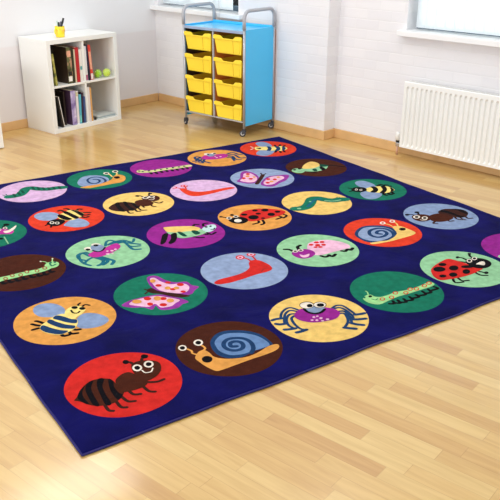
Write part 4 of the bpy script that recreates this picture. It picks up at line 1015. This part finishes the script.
# ------------------------------------------------------------------ cube bookcase
before = set(SC.objects)
M_white = mat('white foil board', (238,238,234), .35, noise=(2,.01))
BX0, BX1, BY0, BY1, BZ = 2.192, 2.930, 3.785, 4.165, .77
BC = (BX0+BX1)/2
t = thing('bookcase', 'white bookcase with four open cubes holding books and tennis balls', 'bookcase', (BC, BY0, 0))
h = (BX1-BX0)/2; d = BY1-BY0; T = .038; mz = .385
boxo('side_panel', (-h,-h+T,0,d,0,BZ-T), M_white, t); boxo('side_panel', (h-T,h,0,d,0,BZ-T), M_white, t)
boxo('top_panel', (-h,h,0,d,BZ-T,BZ), M_white, t); boxo('bottom_panel', (-h+T,h-T,0,d,0,T), M_white, t)
boxo('divider', (-.009,.009,.004,d-.004,T,BZ-T), M_white, t, .001)
boxo('shelf', (-h+T,-.009,.004,d-.004,mz-.009,mz+.009), M_white, t, .001); boxo('shelf', (.009,h-T,.004,d-.004,mz-.009,mz+.009), M_white, t, .001)
boxo('back_panel', (-h+.005,h-.005,d-.0035,d+.003,.01,BZ-.01), mat('shade grey back board', (206,200,190), .6, noise=(3,.02)), t, .0005)  # shade inside the cubes is put into this grey beige
FZ, SZ = T, mz+.009           # cube floors

M_page = mat('paper page block', (232,226,210), .8, noise=(90,.05))
def cmat(rgb, r=.4): return mat('book cover %d %d %d' % rgb, rgb, r, noise=(14,.07))
def cover_pattern(rgb1, rgb2, rgb3, scale):
    m = mat('printed cover', rgb1, .4); nt = m.node_tree; N = nt.nodes; L = nt.links
    tc = N.new('ShaderNodeTexCoord'); n = N.new('ShaderNodeTexNoise'); n.inputs['Scale'].default_value = scale; n.inputs['Detail'].default_value = 3
    L.new(tc.outputs['Object'], n.inputs['Vector']); r = N.new('ShaderNodeValToRGB'); e = r.color_ramp.elements; r.color_ramp.interpolation = 'EASE'
    e[0].position = .40; e[0].color = lin(rgb1); e[1].position = .62; e[1].color = lin(rgb3); k = e.new(.5); k.color = lin(rgb2)
    L.new(n.outputs['Fac'], r.inputs['Fac']); L.new(r.outputs['Color'], N['Principled BSDF'].inputs['Base Color']); return m
def book(label, x, z, w, hh, dd, cm, lean=0, y=.015, strip=None, group=None, kind='book', page=None):
    """upright book: spine towards the room; x is the left bottom corner in the room, lean turns the top to the right (degrees)"""
    a = math.radians(lean)
    zoff = w*math.sin(a) if a > 0 else 0
    t = thing(kind, label, 'book' if kind == 'book' else kind, (x, BY0+y, z+zoff+.0006), (0, a, 0), group)
    bm = bmesh.new(); c = min(.0022, w*.2)
    box(bm, 0, c, c, dd, 0, hh); box(bm, w-c, w, c, dd, 0, hh); box(bm, 0, w, 0, c, 0, hh)
    obj('cover', bm, cm, t)
    boxo('pages', (c+.0001,w-c-.0001,c+.0001,dd-.004,.003,hh-.003), page or M_page, t, .0003)
    for i, s in enumerate(strip or []):
        z0, z1, m = s[:3]; a0, a1 = s[3] if len(s) > 3 else (.12,.88)
        boxo('spine_label', (w*a0,w*a1,-.0009-i*.0004,-.0001,z0,z1), m, t, .0002)
    return t
G = 'books standing in the cube bookcase'
lab_white = mat('white label', (236,232,226), .6, noise=(60,.03)); lab_grey = mat('grey print', (150,150,150), .6, noise=(60,.1)); lab_black = mat('black print', (30,28,30), .6, noise=(60,.1))
lab_peach = mat('peach print', (232,170,140), .6, noise=(60,.12)); lab_mag = mat('magenta print', (176,60,120), .5, noise=(60,.1))
# upper left cube
book('thin olive yellow book leaning on the left wall of the upper left cube', 2.264, SZ, .018, .262, .2, cover_pattern((96,100,44),(170,166,80),(206,196,120),16), -4.5, group=G)
book('thick green and brown patterned book with a white label low on its spine', 2.392, SZ, .048, .300, .235, cmat((48,32,22)), 0, strip=[(.002,.298,cover_pattern((60,52,34),(96,100,62),(200,150,122),14),(.02,.98)),(.018,.06,lab_white),(.066,.10,lab_black),(.22,.27,lab_peach)], group=G)
book('black book with an olive back beside the thick patterned book', 2.443, SZ, .020, .290, .22, cmat((44,44,30)), 0, group=G)
book('thin cream book just left of the red book', 2.466, SZ, .014, .276, .21, cmat((214,196,164)), 0, group=G)
book('plain red book standing in the upper left cube', 2.483, SZ, .034, .288, .21, cmat((186,30,44)), 0, group=G)
book('white paperback right of the plain red book', 2.520, SZ, .028, .270, .21, cmat((232,226,220)), 0, strip=[(.10,.13,mat('turquoise print', (90,160,160), .5, noise=(60,.1)))], group=G)
# upper right cube
book('white book with a magenta foot at the left of the upper right cube', 2.5765, SZ, .022, .290, .2, cmat((232,228,232)), 0, strip=[(.004,.05,lab_mag)], group=G)
book('dark navy book leaning beside the bright red one', 2.612, SZ, .016, .302, .2, cmat((34,30,60)), -2.2, group=G)
book('bright red book with pale lettering and white foot, nearest the tennis balls', 2.631, SZ, .028, .295, .2, cmat((214,60,48)), -2.6, strip=[(.006,.055,lab_white),(.09,.24,lab_peach)], group=G)
# lower left cube
book('black book with pale pages leaning left in the lower left cube', 2.290, FZ, .024, .268, .2, cmat((20,18,20)), -8, strip=[(.003,.265,lab_white,(.72,.98))], group=G)
book('thin dark brown book standing at the back of the lower left cube', 2.362, FZ, .016, .285, .16, cmat((52,40,36)), 0, y=.07, group=G)
book('thick lilac and dark violet book in the lower left cube', 2.396, FZ, .050, .296, .23, cmat((70,48,70)), 0, strip=[(.002,.292,cover_pattern((130,112,168),(176,160,206),(224,216,236),9),(.02,.98))], group=G)
book('white book with a yellowed top beside the lilac book', 2.448, FZ, .024, .284, .21, cmat((226,222,226)), 1.0, strip=[(.24,.275,mat('straw print', (206,196,150), .5, noise=(60,.1)))], group=G)
book('pale turquoise book in the lower left cube', 2.4745, FZ, .022, .250, .2, cmat((86,176,196)), 2.5, strip=[(.01,.07,mat('aqua print', (120,206,200), .5, noise=(60,.1)))], group=G)
book('thin dark plum book leaning right in the lower left cube', 2.4995, FZ, .012, .262, .2, cmat((58,32,60)), 3.4, group=G)
book('slate blue book under the lean of the plum book', 2.5205, FZ, .017, .225, .19, cmat((62,86,140)), 3.0, group=G)
# lower right cube
book('white folder standing at the left of the lower right cube', 2.5765, FZ, .026, .300, .23, cmat((234,226,226)), 0, group=G, kind='folder')
book('tan card folder beside the white folder in the lower right cube', 2.606, FZ, .014, .292, .23, cmat((222,166,96)), 0, group=G, kind='folder')
t = thing('stapler', 'small black stapler on the floor of the lower right cube', 'stapler', (2.650, BY0+.03, FZ+.0005), (0,0,math.radians(30)))
boxo('base', (0,.06,-.008,.008,0,.005), M_black, t); boxo('arm', (0,.056,-.007,.007,.0052,.016), M_black, t, .003)
# magazines lying in the lower right cube
pm = [cmat((222,226,222)), cmat((206,212,208)), cmat((232,230,226)), cmat((160,176,182))]
zz = FZ+.0006
for i, (lx, ly, a, th, lb) in enumerate([(2.775,3.875,1,.010,'bottom magazine of the low stack in the lower right cube'),(2.778,3.878,-2,.008,'pale magazine in the middle of the low stack in the lower right cube'),(2.770,3.882,3,.008,'top magazine of the low stack in the lower right cube')]):
    t = thing('magazine', lb, 'magazine', (lx, ly, zz), (0,0,math.radians(a)), 'magazines lying in the lower right cube')
    boxo('cover', (-.10,.10,-.075,.075,0,th), pm[(i*2+1)%4], t, .001)
    boxo('printed_panel', (-.07,.05,-.05,.03,th,th+.0006), pm[(i+3)%4], t, .0002)
    zz += th+.0012
# tennis balls
def tennis_ball(x, y, label, rgb, rot):
    m = mat('tennis felt', rgb, .9, noise=(40,.10), sheen=.3, bump=(500,.5,.001))
    bm = bmesh.new(); bmesh.ops.create_uvsphere(bm, u_segments=32, v_segments=18, radius=.0355)
    o = obj('tennis_ball', bm, m, None, True, (x, y, SZ+.0365)); tag(o, label, 'ball'); o.rotation_euler = rot
    bm = bmesh.new(); pts = []
    for k in range(64):
        a = 2*PI*k/64; A_, B_ = .75, .25
        v = Vector((A_*math.cos(a)+B_*math.cos(3*a), A_*math.sin(a)-B_*math.sin(3*a), 2*math.sqrt(A_*B_)*math.sin(2*a))).normalized()*.0357
        pts.append(v)
    tube(bm, pts, .0009, 6, closed=True); obj('seam', bm, lab_white, o, True)
tennis_ball(2.742, 3.845, 'darker green tennis ball, nearer the red book', (150,200,40), (.4,.2,0))
tennis_ball(2.824, 3.822, 'paler yellow green tennis ball at the right of the pair', (196,222,84), (1.2,.5,.7))

# yellow mug and pens
M_yel = mat('glossy yellow glaze', (250,220,50), .25, noise=(5,.03))
PX, PY = 2.405, 3.875
t = thing('mug', 'yellow mug used as a pen pot on top of the bookcase', 'mug', (PX, PY, BZ+.0005))
bm = bmesh.new(); lathe(bm, [(.002,.002),(.030,.0),(.036,.003),(.0385,.03),(.0405,.085),(.0385,.087),(.037,.083),(.0345,.03),(.031,.006),(.002,.005)], 32); obj('body', bm, M_yel, t, True)
bm = bmesh.new(); tube(bm, [(-.036,-.005,.068),(-.052,-.010,.070),(-.061,-.012,.055),(-.058,-.012,.035),(-.046,-.008,.022),(-.035,-.005,.022)], .005, 10); obj('handle', bm, M_yel, t, True)
bm = bmesh.new()
for k in range(6):
    a = math.radians(200+k*28); r_ = .0405; tube(bm, [(r_*math.cos(a)*.995, r_*math.sin(a)*.995, .060+.010*math.sin(k*2.1)), (r_*math.cos(a+.25)*.99, r_*math.sin(a+.25)*.99, .052+.01*math.sin(k*1.3))], .002, 6)
obj('painted_dabs', bm, mat('orange glaze', (240,150,50), .3, noise=(30,.1)), t, True)
def pen(label, dx, dy, tx, ty, top, r, cap, body, name='pen'):
    """stands in the mug: foot at dx,dy, top at tx,ty"""
    a = Vector((dx,dy,.008)); b = Vector((tx,ty,top)); L = (b-a).length
    t = thing(name, label, name, (PX,PY,BZ+.0005), (0,0,0), 'pens standing in the yellow mug')
    u = (b-a).normalized()
    bm = bmesh.new(); tube(bm, [a, a+u*L*.72], r*.8, 12); obj('barrel', bm, body, t, True)
    bm = bmesh.new(); tube(bm, [a+u*L*.72, a+u*L*.74, a+u*L*.97, b], r, 12); obj('cap', bm, cap, t, True)
M_slate = mat('slate grey plastic', (92,98,112), .35, noise=(30,.1)); M_pgreen = mat('pale green plastic', (150,196,170), .4, noise=(30,.05)); M_ppink = mat('pale pink plastic', (220,170,180), .4, noise=(30,.05))
pen('fat black marker leaning right in the yellow mug', -.008, 0, .036, -.014, .150, .0085, M_black, M_black)
pen('short black pen at the left of the yellow mug', -.016, -.012, -.022, -.024, .122, .0075, M_black, M_slate)
pen('slate grey pen in the middle of the yellow mug', -.004, -.006, .010, -.010, .125, .006, M_slate, M_black)
pen('pale green pencil at the back of the yellow mug', .004, .012, -.006, .020, .128, .0035, M_pgreen, M_pgreen)

# bookcase and all it carries stand parallel to the back wall
TB = Matrix.Translation((2.93,3.80,0)) @ Matrix.Rotation(math.radians(5.0),4,'Z') @ Matrix.Translation((-2.93,-3.785,0))
for o in SC.objects:
    if o not in before and o.parent is None:
        o.matrix_world = TB @ Matrix.LocRotScale(o.location, o.rotation_euler, None)
# edge of another white unit at the left margin
t = thing('cabinet', 'white cabinet whose edge shows at the left margin', 'cabinet', (1.675, 3.645, 0))
boxo('body', (-.6,0,0,.40,0,.62), M_white, t, .003)
boxo('plinth', (-.59,-.01,-.002,.39,-.0,.0), M_white, t, 0) if False else None
for k in (0,1):
    dd_ = boxo('door', (-.597+k*.299,-.302+k*.299,-.019,-.0005,.01,.61), M_white, t, .002)
    bm = bmesh.new(); x = -.33 if k == 0 else -.27
    tube(bm, [(x,-.0195,.33),(x,-.034,.335),(x,-.034,.425),(x,-.0195,.43)], .004, 8); obj('handle', bm, M_chrome, dd_, True)

# ------------------------------------------------------------------ tray trolley
M_blue = mat('sky blue panel', (68,192,244), .3, noise=(3,.02), coat=.2); M_silver = mat('silver painted steel', (176,178,184), .32, metal=.35, noise=(20,.03))
M_grey = mat('grey handle sleeve', (170,172,178), .4, noise=(20,.03)); M_ytray = mat('yellow tray plastic', (253,222,62), .35, noise=(4,.03)); M_ygroove = mat('tray moulding line', (214,166,30), .4, noise=(10,.05))
M_rail_shade = mat('runner and shade brown', (232,136,56), .5, noise=(10,.1)); M_tyre = mat('grey tyre', (62,64,70), .5, noise=(40,.1)); M_lgrey = mat('light grey rim', (206,208,212), .35, noise=(30,.04))  # the orange brown also paints the yellow tray insides in shade
M_clear = mat('grey blue top front edge', (150,168,196), .25, noise=(10,.05))
TD, TW = .386, .668
t = thing('tray_trolley', 'blue and silver wheeled trolley with eight yellow trays', 'trolley', (3.292, 2.572, 0), (0,0,math.radians(5.6)))
TR = t
Z0, Z1 = .085, .850
# posts, x = depth, y = width from the right hand front corner
for (x, y) in ((0,0),(0,TW),(TD,0),(TD,TW)):
    bm = bmesh.new(); tube(bm, [(x,y,.066),(x,y,Z1+.03)], .0105, 16); obj('post', bm, M_silver, t, True)
bm = bmesh.new(); box(bm, -.006, .010, TW/2-.008, TW/2+.008, Z0+.042, Z1-.012); bevel(obj('middle_post', bm, M_silver, t), .003)
for y in (0, TW):
    bm = bmesh.new(); pts = [(0,y,Z1+.015),(0,y,.93)]
    R_ = .062; top = 1.008
    for k in range(1, 9): a = PI/2*k/8; pts.append((R_-R_*math.cos(a), y, top-R_+R_*math.sin(a)))
    for k in range(0, 9): a = PI/2*k/8; pts.append((TD-R_+R_*math.sin(a), y, top-R_+R_*math.cos(a)))
    pts += [(TD,y,.93),(TD,y,Z1+.015)]
    tube(bm, pts, .0145, 16); obj('handle', bm, M_grey, t, True)
for y, s in ((-.006,0),(TW-.006,1)):
    boxo('side_panel', (.012,TD-.012,y,y+.012,Z0,Z1+.012), M_blue, t, .002)
boxo('back_panel', (TD+.0106,TD+.016,-.006,TW+.006,Z0,Z1-.01), mat('back board', (180,104,52), .5, noise=(5,.06)), t, .001)
# top tray
bm = bmesh.new(); box(bm, .012, TD-.011, .007, TW-.007, Z1-.008, Z1); box(bm, TD-.022, TD-.011, .007, TW-.007, Z1, Z1+.022)
box(bm, .012, TD-.022, .007, .013, Z1, Z1+.012); box(bm, .012, TD-.022, TW-.013, TW-.007, Z1, Z1+.012)
bevel(obj('top_panel', bm, M_blue, t), .002)
boxo('front_rail', (-.009,.011,.0105,TW-.0105,Z1-.018,Z1+.004), M_clear, t, .003)
boxo('bottom_rail', (-.007,.009,.0105,TW-.0105,Z0+.030,Z0+.042), M_silver, t, .003)
boxo('bottom_panel', (.012,TD-.012,.007,TW-.007,Z0+.028,Z0+.036), mat('grey base board', (120,112,110), .5, noise=(5,.05)), t, .001)
boxo('back_rail', (TD-.006,TD+.006,.0105,TW-.0105,Z0+.09,Z0+.105), M_silver, t, .002)
boxo('partition', (.014,TD-.0145,TW/2-.005,TW/2+.005,Z0+.037,Z1-.009), M_rail_shade, t, .001)  # coloured like tray insides in shade
# castors
for (x, y, rz) in ((0,0,25),(0,TW,-20),(TD,0,30),(TD,TW,10)):
    c = bpy.data.objects.new('castor', None); COL.objects.link(c); c.parent = t; c.location = (x,y,0); c.rotation_euler = (0,0,math.radians(rz)+PI/2)
    bm = bmesh.new(); lathe(bm, [(.016,-.009),(.024,-.009),(.0265,-.006),(.0265,.006),(.024,.009),(.016,.009)], 28, 'y', (.012,0,.0268)); obj('tyre', bm, M_tyre, c, True)
    bm = bmesh.new(); lathe(bm, [(.004,-.0115),(.0155,-.0105),(.0158,.0105),(.004,.0115)], 24, 'y', (.012,0,.0268)); obj('hub', bm, M_lgrey, c, True)
    bm = bmesh.new()
    for s in (-1, 1): prism(bm, [(-.016,.040),(-.010,.060),(.014,.060),(.020,.030),(.014,.022),(.006,.022)], 'y', s*.0125, s*.0155)
    box(bm, -.013, .015, -.0155, .0155, .055, .062); lathe(bm, [(.008,.060),(.008,.068)], 12); obj('fork', bm, M_tyre, c)

def tray(y0, y1, z0, z1, filled):
    """one deep tray; front at x=-.014; narrower towards its foot; notch for the fingers in the top of the front"""
    w = y1-y0; yc = (y0+y1)/2; tp = .018
    bm = bmesh.new(); xf, xb = -.006, TD-.03; th = .003
    hw = w/2-.009; hb = hw-tp; H_ = z1-z0
    def P(x, y, z): return bm.verts.new((x, yc+y, z0+z))
    def shell(o, zt, zb):   # outer (o=0) or inner (o=th) walls
        return ([P(xf+o,-hw+o,zt),P(xf+o,hw-o,zt),P(xb-o,hw-o,zt),P(xb-o,-hw+o,zt)], [P(xf+.012+o,-hb+o,zb),P(xf+.012+o,hb-o,zb),P(xb-.01-o,hb-o,zb),P(xb-.01-o,-hb+o,zb)])
    zt = H_-.026
    a, b_ = shell(0, zt, 0); c, d_ = shell(th, zt, th)
    for k in range(4):
        j = (k+1)%4; bm.faces.new((a[k],a[j],b_[j],b_[k])); bm.faces.new((c[j],c[k],d_[k],d_[j])); bm.faces.new((a[j],a[k],c[k],c[j]))
    bm.faces.new(b_); bm.faces.new(d_[::-1])
    o = obj('tray', bm, M_ytray, TR)
    # flared rim with the dipped front
    bm = bmesh.new(); n = w*.17; s = n*.45; sh = -.02*w
    fr = [(-hw-.007,H_-.006),(-hw+.012,H_),(sh-n-s,H_-.004),(sh-n,H_-.024),(sh+n,H_-.024),(sh+n+s,H_-.004),(hw-.012,H_),(hw+.007,H_-.006),(hw+.003,H_-.034),(-hw-.003,H_-.034)]
    prism(bm, [(yc+p, z0+q) for p, q in fr], 'x', xf-.010, xf-.002)
    for sgn in (-1, 1):
        yy = yc+sgn*hw
        box(bm, xf-.002, xb, min(yy, yy-sgn*.006), max(yy, yy-sgn*.006), z0+H_-.027, z0+H_-.022)
    bevel(obj('rim', bm, M_ytray, o), .0025)
    bm = bmesh.new()
    prism(bm, [(yc-hb+.012, z0+.008),(yc+hb-.004, z0+.008),(yc+hw-.012, z0+H_-.038),(yc-hw+.02, z0+H_-.038)], 'x', -.009, .004)
    for v in bm.verts:       # lies on the sloping front
        v.co.x += .012*(1-(v.co.z-z0)/H_)-.001
    bevel(obj('front_moulding', bm, M_ytray, o), .003)
    bm = bmesh.new()
    yy = yc-hw*.36
    box(bm, -.0112, -.0085, yy-.0012, yy+.0012, z0+.010, z0+H_-.040)
    for v in bm.verts: v.co.x += .012*(1-(v.co.z-z0)/H_)-.001
    obj('moulding_line', bm, M_ygroove, o)
pitch = .1815
M_shade_liner = mat('dark brown liner', (58,40,34), .6, noise=(8,.08))  # dark brown paints the shade on the left inside
for y in (.0062, TW-.0082): boxo('shade_liner', (.014,TD-.0145,y,y+.002,Z0+.037,Z1-.009), M_shade_liner if y > .3 else M_rail_shade, TR, .0003)  # added sheets that carry interior shade, dark on the left only
boxo('back_shade_liner', (TD-.014,TD-.011,.0085,TW-.0085,Z0+.037,Z1-.009), M_rail_shade, TR, .0005)  # added sheet in the colour of shaded yellow trays
for col_ in (0, 1):
    y0 = .012+col_*(TW/2-.001); y1 = y0+TW/2-.022
    for k in range(4):
        zt = Z1-.034-k*pitch
        tray(y0, y1, zt-.152, zt-.006, False)
        for (ya, yb) in ((y0-.004,y0+.001),(y1-.001,y1+.004)):
            boxo('runner', (.012,TD-.015,ya,yb,zt-.034,zt-.029), M_rail_shade, TR, .0005)

# ------------------------------------------------------------------ light
w = bpy.data.worlds.new('room light'); SC.world = w; w.use_nodes = True
bg = w.node_tree.nodes['Background']; bg.inputs['Color'].default_value = (.95,.975,1,1); bg.inputs['Strength'].default_value = .86
def lamp(name, loc, rot, sx, sy, power, colour):
    l = bpy.data.lights.new(name, 'AREA'); l.shape = 'RECTANGLE'; l.size = sx; l.size_y = sy; l.energy = power; l.color = colour
    o = bpy.data.objects.new(name, l); COL.objects.link(o); o.location = loc; o.rotation_euler = rot; return o
lamp('ceiling_lamp', (1.5,2.9,2.9), (0,0,0), 1.2, .6, 20, (1,.96,.90))
lamp('ceiling_lamp', (-.4,-.8,2.9), (0,0,0), 1.2, .6, 2, (1,.96,.90))
lamp('ceiling_lamp', (2.4,.9,2.9), (0,0,0), 1.2, .6, 14, (1,.96,.90))
lamp('window_and_fill_light', (-3.6,1.0,1.55), (0,-PI/2,0), 1.3, 3.4, 95, (.98,.99,1))      # added fill that lifts the upright faces; no window is known there
for nm, v0, v1, u in (('window_and_fill_light', W1[0], W1[1], UA), ('window_and_fill_light', W2[0], W2[1], UB)):      # the sky outside each window
    lamp(nm, (u+.32, (v0+v1)/2, 1.5), (0, PI/2, 0), 1.15, v1-v0, 11*(v1-v0), (.95,.98,1))
V = SC.view_settings; V.view_transform = 'Standard'; V.look = 'None'; V.gamma = 1; V.use_curve_mapping = False; V.exposure = .28
